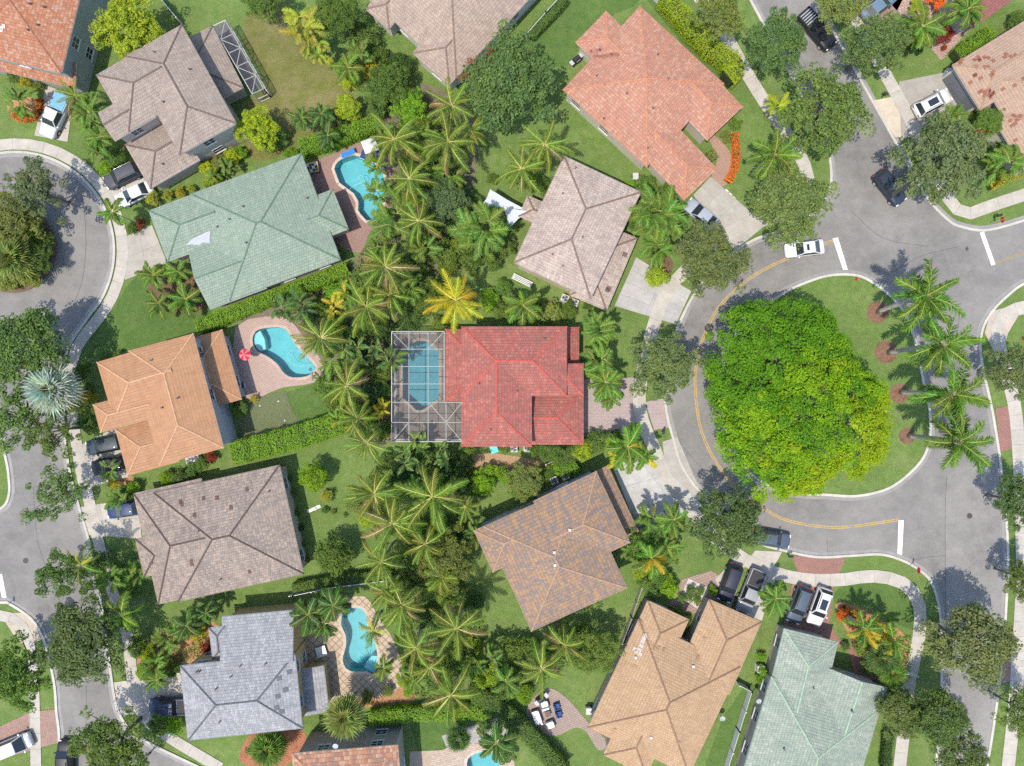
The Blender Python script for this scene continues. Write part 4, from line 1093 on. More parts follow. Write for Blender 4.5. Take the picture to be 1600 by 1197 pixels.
# ---- the great tree of the island
def great_tree():
    c = W(1243, 620, 8.0); e = empty('shade_tree', (c.x-.6, c.y, 0)); off = Vector((c.x, c.y, 0))-e.location
    # outline of the crown in photograph pixels, turned into a crown of clumps
    OUT = [(1185,470),(1230,466),(1268,470),(1300,490),(1318,520),(1332,545),(1340,572),(1368,588),(1390,610),(1388,650),(1397,690),(1385,722),(1352,742),(1318,750),(1290,765),(1250,781),(1215,784),(1188,788),(1168,758),(1140,722),(1128,690),(1128,655),(1118,620),(1102,590),(1112,560),(1102,530),(1118,505),(1150,480)]
    O = np.array([tuple(W2(p, 6.5))[:2] for p in OUT])-np.array([c.x, c.y])
    ang = np.arctan2(O[:,1], O[:,0]); rad = np.linalg.norm(O, axis=1); od = np.argsort(ang); ang, rad = ang[od], rad[od]
    r = np.random.default_rng(5); sets = [[], [], []]; allc = []
    for k in range(680):
        a = r.uniform(-math.pi, math.pi); f = math.sqrt(r.random()); Rm = np.interp(a, ang, rad, period=2*math.pi)
        x, y = math.cos(a)*f*Rm*.97, math.sin(a)*f*Rm*.97
        z = 4.2+6.6*math.sqrt(max(0, 1-f**2.4))+r.normal()*.5+.7*math.sin(x*.9+.6*math.sin(y*.5))*math.cos(y*.8)+.4*math.sin(2.3*x+1.7*y)
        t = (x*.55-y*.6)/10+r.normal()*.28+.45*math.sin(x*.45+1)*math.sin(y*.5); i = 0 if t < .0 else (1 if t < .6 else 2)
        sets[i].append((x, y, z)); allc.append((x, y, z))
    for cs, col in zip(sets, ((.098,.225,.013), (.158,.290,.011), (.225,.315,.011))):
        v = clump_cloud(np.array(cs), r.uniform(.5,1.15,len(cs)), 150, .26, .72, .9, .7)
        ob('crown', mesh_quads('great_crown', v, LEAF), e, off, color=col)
    mb = MB(); mb.tube([(0,0,0),(0,0,.5),(.1,0,2.2)], [1.0,.75,.6], 10)
    for k in range(0, 560, 24):
        q = Vector(allc[k])+off; m = Vector((.1,0,2.2)).lerp(q, .5); mb.tube([(.1,0,2.0), tuple(m+Vector((0,0,-.5))), tuple(q)], [.34,.2,.06], 6)
    build(mb, 'trunk', BARK, e, True)
    thing(e, '', 'tree', 'street and garden trees', label='huge bright green spreading tree filling the left of the loop road island')
great_tree()

# ---- oaks and other broadleaf trees
T = 'spreading grey green oak'
for px, py, r, hg, col, kd, look in [
 (795,130,82,9,'oak',OAK,'large dark tree with reddish tips'), (1122,22,50,8,'olive',OAK,T), (1212,72,52,8,'oak',OAK,T), (1285,178,78,9,'oak',OAK,T), (1362,72,62,8.5,'oak',OAK,T), (1312,10,48,8,'olive',OAK,T),
 (1466,252,82,9,'oakg',OAK,T), (1233,322,70,8.5,'oak',OAK,T), (1110,410,60,8,'oakg',OAK,T), (1036,572,60,8,'oakg',OAK,T), (1136,818,64,8,'oak',OAK,T),
 (1578,578,46,8,'oakg',OAK,T), (1592,785,48,8,'oak',OAK,T), (1598,905,36,7,'oak',OAK,T), (1592,1110,46,8,'mid',OAK,T), (1512,1005,80,9.5,'oakg',OAK,T), (1458,1120,58,8,'oak',OAK,T), (1500,1178,48,8,'oak',OAK,T), (1408,1112,44,6.5,'olive',OAK,'light olive green tree'),
 (60,298,58,8,'oakg',SPARSE,'thin see through street tree'), (42,548,78,9,'oak',OAK,T), (28,650,70,9,'oak',SPARSE,'thin see through street tree'), (90,672,50,8,'oak',SPARSE,'thin see through street tree'), (92,772,48,7.5,'oak',SPARSE,'thin see through street tree'), (108,900,52,8,'oak',SPARSE,'thin see through street tree'),
 (138,1005,72,8.5,'oakg',OAK,T), (25,1050,62,8.5,'mid',OAK,T), (178,1160,62,8.5,'oak',OAK,T),
 (698,872,50,6.5,'olive',OAK,'light olive green tree'), (698,318,44,6,'teal',OAK,'dense blue green tree'), (820,752,34,4,'olive',OAK,'light olive green tree'), (935,1012,40,5.5,'mid',OAK,'dense mid green tree'),
 (520,868,32,4.5,'mid',ROUND,'round dark green lollipop tree'), (490,745,24,3.8,'bright',ROUND,'round bright green lollipop tree'), (205,48,60,6.5,'lime',OAK,'broad yellow green mango tree'), (402,200,36,4.5,'lime',OAK,'yellow green bushy tree'),
 (530,28,40,6,'mid',OAK,'dense mid green tree'), (410,5,34,6,'mid',OAK,'dense mid green tree'), (608,140,46,5,'mid',OAK,'dense mid green tree'), (545,168,22,3.4,'lime',ROUND,'small yellow green tree'), (640,165,30,4.5,'bright',OAK,'bright leafy small tree'),
 (672,470,40,5,'mid',OAK,'dense mid green tree'), (25,345,52,5,'olive',OAK,'light olive green tree'), (60,405,28,4,'mid',OAK,'dense mid green tree'),
 (1545,190,26,4,'mid',OAK,'dense mid green tree'), (1010,850,34,4.5,'mid',OAK,'dense mid green tree'), (860,705,20,3,'mid',ROUND,'small leafy tree'),
 (755,755,20,3,'bright',ROUND,'small leafy tree'), (250,735,1,1,'mid',None,''), (1155,850,1,1,'mid',None,'')]:
    if kd: tree(kd, px, py, r, hg, col, look)
# red tips of the flowering tree are twigs with red leaves
def red_tips():
    e = THINGS[[i for i, t in enumerate(THINGS) if t[1].startswith('large dark tree')][0]][0]
    cs = []; c0 = e.matrix_world.translation
    for px, py in ((765,88),(775,95),(778,105),(738,100),(745,112),(790,90),(760,120),(725,120)):
        for _ in range(3):
            w = W(px+rnd.gauss(0,5), py+rnd.gauss(0,5), 8.4+rnd.uniform(-.2,.3)); cs.append((w.x-e.location.x, w.y-e.location.y, w.z))
    o = ob('red_blossom', mesh_quads('blossom', clump_cloud(np.array(cs), [.42]*len(cs), 26, .24), LEAF), e, color=(.22,.085,.045))
    o.rotation_euler = (0,0,-e.rotation_euler.z)
red_tips()

# ---- palms
for p in [
 ('coco',712,470,50,8,'gold_palm',20), ('coco',573,480,50,8,'coco',20), ('coco',602,417,50,8,'coco',20), ('coco',502,528,46,7.5,'coco',18), ('coco',542,602,48,7.5,'coco',18), ('coco',573,692,40,8,'coco',18),
 ('coco',585,772,46,8,'coco',20), ('coco',676,776,58,9,'coco',22), ('coco',613,818,56,8.5,'coco',20), ('coco',595,878,40,7.5,'coco',18), ('coco',727,792,28,6,'coco',14), ('coco',628,945,44,8,'coco',20), ('coco',714,982,50,8.5,'coco',20), ('coco',650,1012,42,8,'coco',18),
 ('coco',705,1086,48,8,'coco',20), ('coco',583,984,29,5,'cocoy',14), ('coco',846,1045,44,7,'coco',18), ('coco',882,1008,36,6,'coco',16), ('coco',617,218,50,8,'coco',20), ('coco',706,165,42,7.5,'coco',18), ('coco',700,222,50,8,'coco',20), ('coco',852,226,44,7,'coco',18), ('coco',815,264,44,7,'coco',18),
 ('coco',640,280,46,7.5,'coco',18), ('areca',622,338,54,6,'green',44), ('areca',664,385,36,5,'mid',32), ('areca',752,357,56,6.5,'green',46), ('areca',1030,330,56,6.5,'green',50), ('areca',1030,388,36,4.5,'green',32), ('areca',937,515,38,5.5,'green',34), ('areca',938,562,36,5.5,'green',32), ('chris',946,598,34,4.5,'green',16),
 ('chris',817,477,34,5,'green',18), ('chris',980,698,40,6.5,'cocoy',12), ('chris',1007,712,26,6,'cocoy',10), ('chris',966,716,24,5,'cocoy',10), ('chris',955,622,22,3.5,'green',12), ('areca',1022,818,34,5,'green',30), ('chris',1052,812,30,5,'green',14), ('chris',1018,872,36,5.5,'cocoy',14), ('areca',1045,862,32,4.5,'green',28),
 ('royal',1447,463,58,10.5,'royal',15,None,None,(1372,487)), ('royal',1471,539,54,11,'royal',15,None,None,(1388,551)), ('royal',1487,616,54,10.5,'royal',15,None,None,(1407,613)), ('royal',1497,690,54,10.5,'royal',15,None,None,(1420,681)),
 ('chris',176,332,27,5,'cocoy',10), ('chris',190,960,36,5.5,'cocoy',12), ('areca',135,175,40,5,'green',32), ('coco',118,150,32,5,'coco',14), ('areca',30,158,34,3.5,'green',26), ('areca',152,232,28,3,'mid',22), ('fan',84,608,48,7,'silver',30,'silvery blue fan palm'), ('fan',22,404,40,4,'olive',34),
 ('areca',262,1000,34,4,'green',26), ('chris',292,978,28,4,'dk',14), ('areca',240,1042,30,3.6,'green',24), ('chris',245,1062,22,3,'green',12), ('coco',126,882,34,6,'cocoy',14), ('areca',170,905,34,4,'green',26), ('areca',205,900,26,3.5,'green',20), ('fan',540,1117,40,5.5,'olive',34), ('fan',420,1168,34,3,'green',36,'spiky fan palm'), ('fan',716,1153,24,3,'dk',34,'spiky fan palm'),
 ('chris',775,1160,34,5,'dk',16), ('chris',482,960,34,5,'dk',16), ('chris',520,946,30,5,'dk',16), ('chris',505,975,26,4,'dk',14), ('chris',600,1043,20,3.5,'green',14), ('royal',1350,982,33,4.5,'cocoy',14,'yellow green feather palm'), ('royal',1395,998,35,4.5,'cocoy',14,'yellow green feather palm'), ('fan',1378,1028,28,3,'dk',26), ('fan',1392,1050,28,3,'green',26),
 ('chris',1440,42,40,5,'green',18), ('chris',1512,14,34,5,'green',16), ('areca',1490,188,40,4.5,'green',34), ('areca',1580,252,42,4.5,'green',34), ('areca',1220,160,30,5,'lime',24), ('royal',1210,242,44,7,'green',16,'bright feather palm'), ('chris',1212,935,30,4,'green',16), ('chris',472,185,22,4,'dk',14), ('chris',502,178,22,4,'dk',14), ('chris',512,212,24,3.5,'dk',14), ('chris',544,106,28,4.5,'coco',14),
 ('chris',240,430,26,3,'green',14), ('chris',278,424,26,3,'green',14), ('chris',248,474,26,3,'green',14), ('chris',290,468,30,3,'green',16), ('areca',470,480,34,4,'dk',26), ('areca',440,480,28,3.5,'dk',22), ('banana',548,548,40,4,'dk',26), ('banana',588,548,30,4,'dk',20), ('banana',545,640,30,4,'mid',18),
 ('areca',470,35,44,5.5,'yel',40,'yellow feathery palm clump'), ('areca',490,70,32,4.5,'yel',28,'yellow feathery palm clump'), ('areca',560,80,30,4.5,'mid',24), ('areca',528,658,22,3,'cocoy',16), ('areca',596,640,20,3.5,'gold',16,'golden yellow palm clump'), ('banana',640,720,34,4,'dk',22), ('banana',690,715,30,4,'dk',20), ('areca',180,780,26,3,'green',20),
 ('areca',170,735,22,3,'green',16), ('areca',135,640,22,3,'mid',16), ('chris',322,958,20,3.5,'dk',12), ('chris',155,215,26,4,'green',12), ('areca',875,1000,30,4,'green',24), ('areca',990,862,26,4,'green',18), ('areca',545,460,34,4,'cocoy',24), ('areca',520,478,26,3.5,'gold',18,'golden yellow palm clump'), ('areca',648,250,36,4.5,'green',26), ('areca',590,300,30,4,'green',22), ('areca',590,380,30,4,'green',22),
 ('areca',352,258,20,2.6,'mid',16), ('areca',332,274,16,2.4,'green',14), ('areca',660,215,32,5,'green',26), ('coco',735,205,36,6.5,'coco',16), ('areca',585,255,26,4,'green',20), ('chris',640,452,30,5,'green',16), ('areca',612,560,30,4.5,'dk',24), ('areca',520,565,32,4.5,'green',24), ('coco',528,690,1,6,'coco',14), ('banana',655,690,26,4,'mid',18), ('areca',640,765,30,4,'green',22), ('coco',665,850,40,7,'coco',18),
 ('areca',742,835,26,4,'mid',20), ('chris',690,902,30,5.5,'coco',16), ('coco',605,925,36,7,'coco',18), ('coco',672,1042,38,6.5,'coco',18), ('areca',742,1042,28,4.5,'green',22), ('areca',640,1062,26,3.5,'green',20), ('areca',768,1030,26,4,'mid',20), ('chris',790,1065,28,4.5,'green',14), ('coco',610,460,40,7,'coco',18), ('coco',655,345,40,7.5,'coco',18), ('coco',560,655,38,7,'coco',18), ('areca',700,270,34,5,'green',26), ('areca',600,205,30,4.5,'mid',22)]:
    if p[3] > 5: palm(*p)

# ---- hedges
hedge([(310,512),(360,492),(420,468),(480,446),(545,420)], 20, 2.0, 'bright'); hedge([(364,708),(420,694),(480,678),(545,655)], 34, 2.4, 'bright'); hedge([(470,232),(520,218),(590,192)], 24, 2.0, 'bright')
hedge([(578,1120),(640,1114),(700,1113),(768,1110)], 20, 1.9, 'bright'); hedge([(1037,-5),(1078,42),(1112,78),(1146,100),(1148,112),(1135,124)], 28, 2.2, 'lime', 'bright yellow green clipped hedge'); hedge([(884,-2),(852,34),(828,58)], 13, 1.3, 'mid', 'low trimmed hedge')
hedge([(1493,88),(1520,68),(1548,52)], 20, 1.6, 'bright'); hedge([(745,1082),(790,1112),(832,1152),(880,1205)], 26, 2.2, 'mid', 'tall uneven hedge'); hedge([(458,918),(520,906),(612,896)], 13, 1.5, 'mid', 'low trimmed hedge')
hedge([(1148,208),(1150,240),(1147,265),(1137,284)], 11, .55, 'orange', 'curved bed of orange flowering plants', .16, 120); hedge([(20,178),(35,186),(55,182),(62,165),(60,155)], 9, .5, 'orange', 'curved bed of orange flowering plants', .16, 120); hedge([(1388,1145),(1383,1200)], 12, 1.4, 'dark', 'low trimmed hedge')
hedge([(870,720),(900,706),(940,690),(970,684)], 24, 1.8, 'mid', 'tall uneven hedge'); hedge([(1108,236),(1116,250)], 14, .8, 'olive', 'low trimmed hedge'); hedge([(860,725),(885,735),(900,725)], 20, 1.5, 'bright')
hedge([(1318,950),(1335,962),(1352,966)], 10, .6, 'orange', 'curved bed of orange flowering plants', .14); hedge([(1545,292),(1590,272)], 12, .8, 'gold', 'row of yellow flowering plants', .16); hedge([(320,290),(345,275)], 12, .9, 'lime', 'low trimmed hedge')

# ---- shrubs
for px, py, r, col in [
 (240,310,12,'yel'),(326,264,15,'lime'),(344,254,15,'olive'),(362,246,14,'lime'),(376,238,11,'bright'),(262,306,9,'yel'),(282,300,9,'gold'),(300,296,8,'yel'),(295,320,1,'mid'),(208,358,11,'mid'),(220,350,9,'red'),(180,245,16,'mid'),(165,262,13,'bright'),(40,128,11,'gold'),(60,134,9,'olive'),(22,120,12,'mid'),
 (605,120,22,'mid'),(625,100,20,'dark'),(580,110,20,'gold'),(575,60,22,'mid'),(560,50,18,'mid'),(590,90,18,'mid'),(545,130,14,'lime'),(635,150,16,'lime'),(660,200,24,'mid'),(645,190,20,'bright'),(590,170,20,'mid'),(530,185,14,'mid'),(440,215,14,'mid'),(425,225,16,'mid'),(455,240,12,'bright'),(500,230,12,'mid'),
 (685,260,26,'mid'),(660,300,24,'mid'),(670,350,26,'dark'),(640,400,24,'mid'),(690,400,24,'mid'),(700,420,18,'mid'),(655,430,20,'mid'),(620,470,22,'mid'),(640,500,20,'dark'),(690,510,16,'mid'),(765,470,18,'bright'),(782,485,16,'mid'),(785,450,14,'mid'),(800,488,14,'bright'),
 (560,440,24,'mid'),(530,460,22,'bright'),(505,480,20,'mid'),(490,500,18,'dark'),(525,510,20,'mid'),(560,520,22,'mid'),(600,520,20,'dark'),(595,580,20,'mid'),(580,610,20,'dark'),(560,640,22,'mid'),(600,610,16,'dark'),(560,570,20,'dark'),(505,600,20,'mid'),(520,625,18,'mid'),(600,670,16,'mid'),(575,655,16,'mid'),(598,635,14,'gold'),
 (608,720,18,'mid'),(660,705,20,'mid'),(630,740,22,'dark'),(690,740,24,'dark'),(720,725,20,'dark'),(745,770,20,'mid'),(760,740,18,'bright'),(720,760,18,'dark'),(650,830,24,'dark'),(690,830,22,'mid'),(640,870,24,'mid'),(660,890,24,'olive'),(720,840,18,'dark'),(560,790,18,'olive'),(575,810,16,'lime'),(540,805,4,'mid'),
 (640,910,20,'mid'),(670,920,22,'mid'),(700,930,22,'mid'),(660,960,20,'dark'),(690,970,20,'mid'),(740,940,18,'dark'),(720,1020,24,'mid'),(700,1040,22,'mid'),(680,1060,18,'mid'),(735,1010,18,'lime'),(760,1055,22,'lime'),(745,1080,18,'mid'),(780,1085,18,'mid'),(800,1010,22,'mid'),(830,1010,18,'mid'),(860,1030,18,'mid'),(800,1060,20,'mid'),(820,1085,16,'bright'),(910,990,20,'mid'),(905,1030,18,'mid'),
 (632,1062,14,'lime'),(638,1080,9,'bright'),(575,1090,12,'olive'),(605,1080,10,'olive'),(640,1040,14,'mid'),
 (512,775,11,'yel'),(508,797,6,'mid'),(520,800,5,'olive'),(510,770,5,'gold'),(785,742,16,'bright'),(810,760,20,'mid'),(850,740,16,'mid'),(870,690,14,'mid'),(905,690,14,'mid'),(930,680,12,'mid'),(950,690,14,'lime'),(840,700,14,'mid'),(735,705,11,'mid'),(790,700,10,'mid'),(910,705,18,'lime'),
 (375,640,13,'mid'),(398,622,7,'gold'),(140,620,14,'gold'),(135,660,18,'mid'),(130,580,16,'mid'),(195,590,8,'dark'),(140,605,12,'mid'),(186,556,10,'mid'),(165,560,8,'mid'),(315,725,12,'mid'),(300,735,12,'mid'),(280,745,16,'mid'),(262,750,14,'bright'),(180,755,10,'gold'),(195,772,14,'mid'),(205,765,14,'bright'),(330,712,10,'red'),
 (205,915,18,'mid'),(185,895,18,'mid'),(155,880,20,'mid'),(215,1010,18,'mid'),(232,1020,16,'lime'),(310,990,14,'gold'),(322,1010,10,'red'),(270,1045,14,'mid'),(225,1050,14,'bright'),(250,1130,20,'mid'),(275,1135,16,'bright'),(395,1170,12,'mid'),(430,1140,10,'mid'),
 (1113,922,9,'bright'),(1080,921,8,'mid'),(1093,924,8,'mid'),(1076,934,8,'mid'),(1089,938,8,'mid'),(1065,935,8,'mid'),(1045,915,18,'bright'),(1020,925,12,'mid'),(1010,910,14,'mid'),(1030,900,16,'mid'),(1000,895,12,'lime'),(1060,955,10,'mid'),(1072,970,10,'dark'),(452,748,5,'mid'),(458,770,5,'olive'),(464,800,6,'mid'),(470,825,6,'dark'),(474,850,5,'mid'),(478,875,6,'olive'),
 (1315,960,10,'orange'),(1330,975,9,'red'),(1345,1010,14,'olive'),(1320,1010,8,'mid'),(1360,1040,16,'mid'),(1365,1075,12,'dark'),(1385,1080,18,'mid'),(1400,1095,20,'mid'),(1188,1025,8,'bright'),(1192,1048,10,'bright'),(1188,1060,9,'bright'),
 (1025,430,20,'lime'),(1045,300,18,'mid'),(1000,300,14,'mid'),(1010,290,16,'mid'),(985,290,10,'bright'),(1150,195,10,'mid'),(1135,215,10,'olive'),(990,350,14,'mid'),(1060,350,14,'mid'),(1000,470,1,'mid'),
 (1500,200,18,'mid'),(1530,200,14,'orange'),(1512,215,16,'mid'),(1560,240,18,'mid'),(1590,240,16,'mid'),(1475,55,16,'red'),(1428,70,16,'dark'),(1450,60,14,'mid'),(1405,55,18,'lime'),(1385,45,16,'olive'),(1460,0,16,'orange'),(1430,10,12,'lime'),(1475,75,5,'red'),(1590,30,16,'mid'),
 (690,340,20,'teal'),(660,330,22,'teal'),(720,300,20,'teal'),(740,320,16,'mid'),(850,290,18,'mid'),(830,285,16,'bright'),(770,280,10,'mid'),(790,390,16,'mid'),(770,410,16,'mid'),(735,410,20,'mid'),(720,380,20,'mid'),(860,490,20,'olive'),(885,487,16,'mid'),(918,478,8,'mid'),(840,485,14,'mid'),
 (40,350,26,'olive'),(10,330,26,'olive'),(55,360,20,'mid'),(50,430,20,'olive'),(10,440,18,'olive'),(70,380,16,'mid'),(0,370,24,'olive'),(1570,310,1,'mid'),(790,1180,16,'mid'),(800,1150,12,'mid'),(760,1130,14,'mid')]:
    if r > 1: bush(px, py, r, col, {'yel':'yellow green rounded shrub','gold':'golden yellow shrub','lime':'lime green rounded shrub','red':'dark red leaved shrub','orange':'orange flowering shrub','dark':'very dark green shrub','bright':'bright green rounded shrub','teal':'blue green bushy shrub','olive':'olive green rounded shrub'}.get(col, 'mid green leafy shrub'))

# ---- undergrowth that reads as one mass
def undergrowth(polys, n, col, z=.5, size=.28):
    from mathutils.geometry import intersect_point_tri_2d
    pts = []
    for poly in polys:
        flat, tri = tess([[tuple(W2(p))[:2] for p in poly]]); F = np.array(flat)
        A = [abs(np.cross(F[b]-F[a], F[c]-F[a]))/2 for a, b, c in tri]; T = sum(A); m = int(n*T)
        ch = NR.choice(len(tri), m, p=np.array(A)/T); u = NR.random((m,2)); u = np.where(u.sum(1, keepdims=True) > 1, 1-u, u)
        ti = np.array(tri)[ch]; pts.append(F[ti[:,0]]+(F[ti[:,1]]-F[ti[:,0]])*u[:,:1]+(F[ti[:,2]]-F[ti[:,0]])*u[:,1:])
    P = np.concatenate(pts); keep = (np.sin(P[:,0]*1.3+np.sin(P[:,1]*.7)*2)+np.cos(P[:,1]*1.1)+NR.normal(size=len(P))*.5) > -.9; P = P[keep]
    h = np.abs(NR.normal(size=len(P)))*z*.6+.04+z*.5*np.maximum(0, np.sin(P[:,0]*1.7)*np.cos(P[:,1]*1.9)); p3 = np.concatenate([P, h[:,None]], 1)
    o = ob('undergrowth', mesh_quads('undergrowth', quad_leaves(p3, NR.normal(size=p3.shape)*.5+np.array([0,0,1.0]), size, .55), LEAF), None, color=col, kind='stuff')
    o['label'] = 'dense low undergrowth filling the beds between the gardens'; o['category'] = 'undergrowth'
undergrowth([[(560,60),(600,80),(655,140),(700,180),(740,250),(720,300),(700,330),(690,430),(640,490),(612,520),(610,690),(560,690),(540,640),(500,600),(510,570),(480,510),(430,495),(470,470),(545,430),(560,400),(605,350),(612,250),(590,190),(575,130)],
             [(570,750),(610,700),(722,700),(755,740),(735,830),(722,900),(760,980),(740,1060),(700,1100),(640,1085),(625,1000),(610,920),(590,860)],
             [(225,1000),(320,970),(330,1020),(270,1040),(220,1050)], [(955,800),(1060,810),(1060,880),(1010,890),(985,860)], [(1345,1000),(1420,1000),(1420,1065),(1370,1060)], [(0,330),(60,345),(78,390),(60,435),(0,448)], [(995,300),(1060,290),(1070,400),(1010,405)], [(765,1060),(800,1030),(870,1010),(900,1030),(830,1080)]],
            30, (.12,.17,.042))

# ------------------------------------------------------------------ cars
PAINT = m_paint(); GLASS = m_glass(); LAMP = m_plain((.75,.75,.72), .2, .03); TAIL = m_plain((.35,.02,.02), .3)
M_WHEEL = MB(); M_WHEEL.tube([(0,-.11,0),(0,-.09,0),(0,.09,0),(0,.11,0)], [.28,.34,.34,.28], 16); M_WHEEL = M_WHEEL.mesh('tyre', M_TYRE, True)
M_RIM = MB(); M_RIM.tube([(0,-.118,0),(0,.118,0)], [.2,.2], 10); M_RIM = M_RIM.mesh('rim', M_METAL)
TYPES = dict(
 sedan=dict(L=4.75,W=1.84,Z=1.44, hood=(.72,.98), wb=(1.15,.35), rb=(-1.05,-1.75), deck=1.02),
 suv=dict(L=4.75,W=1.92,Z=1.70, hood=(.85,1.10), wb=(1.15,.50), rb=(-1.85,-2.18), deck=1.12),
 pickup=dict(L=5.6,W=2.0,Z=1.85, hood=(.95,1.18), wb=(1.45,.85), rb=(-.45,-.62), deck=1.05),
 van=dict(L=5.2,W=2.0,Z=2.0, hood=(.95,1.15), wb=(2.0,1.15), rb=(-2.35,-2.5), deck=1.2))
CARM = {}
def car_meshes(t):
    if t in CARM: return CARM[t]
    q = TYPES[t]; L, Wd, Z = q['L'], q['W'], q['Z']; hw = Wd/2; x1 = L/2; out = {}
    # lower body: sections along the length
    mb = MB(); xs = [(-1,.80,.55,.62),(-.975,.90,.36,q['deck']*.86),(-.9,.97,.27,q['deck']*.98),(-.5,1.0,.24,q['deck']),(0,1.0,.24,q['deck']),(.40,1.0,.24,q['hood'][1]),(.70,.985,.24,q['hood'][1]*.93),(.90,.94,.27,q['hood'][1]*.82),(.97,.82,.36,q['hood'][1]*.70),(1,.66,.45,.58)]
    m = 10
    for fx, fw, zb, zt in xs:
        w = hw*fw; x = fx*x1; mid = zb+(zt-zb)*.55
        for y, z in ((-w*.9,zb),(-w,mid),(-w*.985,zb+(zt-zb)*.8),(-w*.90,zt-.03),(-w*.55,zt+.02),(w*.55,zt+.02),(w*.90,zt-.03),(w*.985,zb+(zt-zb)*.8),(w,mid),(w*.9,zb)): mb.v.append((x,y,z))
    for i in range(len(xs)-1):
        for k in range(m): a = i*m+k; b = i*m+(k+1) % m; mb.f.append((a,b,b+m,a+m)); mb.m.append(0)
    mb.f += [tuple(range(m))[::-1], tuple((len(xs)-1)*m+k for k in range(m))]; mb.m += [0,0]
    out['body'] = mb.mesh('car_body', PAINT, True)
    # cabin
    b0, b1 = q['rb'][1], q['wb'][0]; t0, t1 = q['rb'][0], q['wb'][1]; zl = q['deck']-.02; wl = hw*.93; wt = hw*.74
    zf = q['hood'][1]-.02
    cb = MB(); V = [(b0,-wl,zl),(b1,-wl,zf),(b1,wl,zf),(b0,wl,zl),(t0,-wt,Z-.05),(t1,-wt,Z-.05),(t1,wt,Z-.05),(t0,wt,Z-.05)]
    cb.add(V, [(0,1,5,4),(1,2,6,5),(2,3,7,6),(3,0,4,7)]); out['cabin'] = cb.mesh('cabin', PAINT)
    rf = MB(); rr = [(t0+.02,-wt,Z-.05),(t1-.02,-wt,Z-.05),(t1-.02,wt,Z-.05),(t0+.02,wt,Z-.05),(t0+.16,-wt*.8,Z),(t1-.2,-wt*.8,Z),(t1-.2,wt*.8,Z),(t0+.16,wt*.8,Z)]
    rf.add(rr, [(4,5,6,7),(0,1,5,4),(1,2,6,5),(2,3,7,6),(3,0,4,7)]); out['roof'] = rf.mesh('car_roof', PAINT, True)
    def pane(a, b, c, d, f=.09, o=.012):
        P = [Vector(V[k]) for k in (a,b,c,d)]; ctr = sum(P, Vector())/4; n = (P[1]-P[0]).cross(P[2]-P[0]).normalized()
        if n.dot(ctr-Vector((0,0,.6))) < 0: n = -n
        Q = [p.lerp(ctr, f)+n*o for p in P]; g = MB(); g.add(Q+[p-n*.03 for p in Q], [(0,1,2,3),(0,4,5,1),(1,5,6,2),(2,6,7,3),(3,7,4,0)]); return g.mesh('glass', GLASS)
    out['windscreen'] = pane(1,2,6,5); out['rear_window'] = pane(3,0,4,7); out['side_window'] = (pane(0,1,5,4,.13), pane(2,3,7,6,.13))
    hl = MB(); hl.box(-.10,.10,-.17,.17,-.07,.07); out['hl'] = hl.mesh('headlight', LAMP); out['tl'] = hl.mesh('taillight', TAIL)
    mi = MB(); mi.box(-.08,.08,-.11,.11,-.07,.07); out['mi'] = mi.mesh('mirror', PAINT)
    if t == 'pickup':
        bd = MB(); bd.box(-x1+.12, -.75, -hw*.80, hw*.80, 1.02, 1.085); out['bed'] = bd.mesh('cargo_bed', m_plain((.035,.035,.038), .8))
        rl = MB()
        for s in (-1,1): rl.box(-x1+.06, -.66, s*hw*.9-.06, s*hw*.9+.06, .95, 1.25)
        rl.box(-x1+.04, -x1+.13, -hw*.84, hw*.84, .95, 1.22); out['bedside'] = rl.mesh('bed_sides', PAINT)
        st = MB()
        for k in range(5): st.box(-x1+.35+k*.32, -x1+.45+k*.32, -hw*.78, hw*.78, 1.26, 1.31)
        out['slat'] = st.mesh('rack', M_METAL)
    if t in ('suv','sedan'):
        sr = MB(); sr.box(t0+.75, t1-.35, -wt*.55, wt*.55, Z+.002, Z+.016); out['sunroof'] = sr.mesh('sunroof', GLASS)
        rk = MB()
        if t == 'suv':
            for s in (-1,1): rk.bar((t0+.2,s*wt*.86,Z+.04),(t1-.25,s*wt*.86,Z+.04),.05)
            out['rails'] = rk.mesh('roof_rails', M_BLACK)
    CARM[t] = out; return out
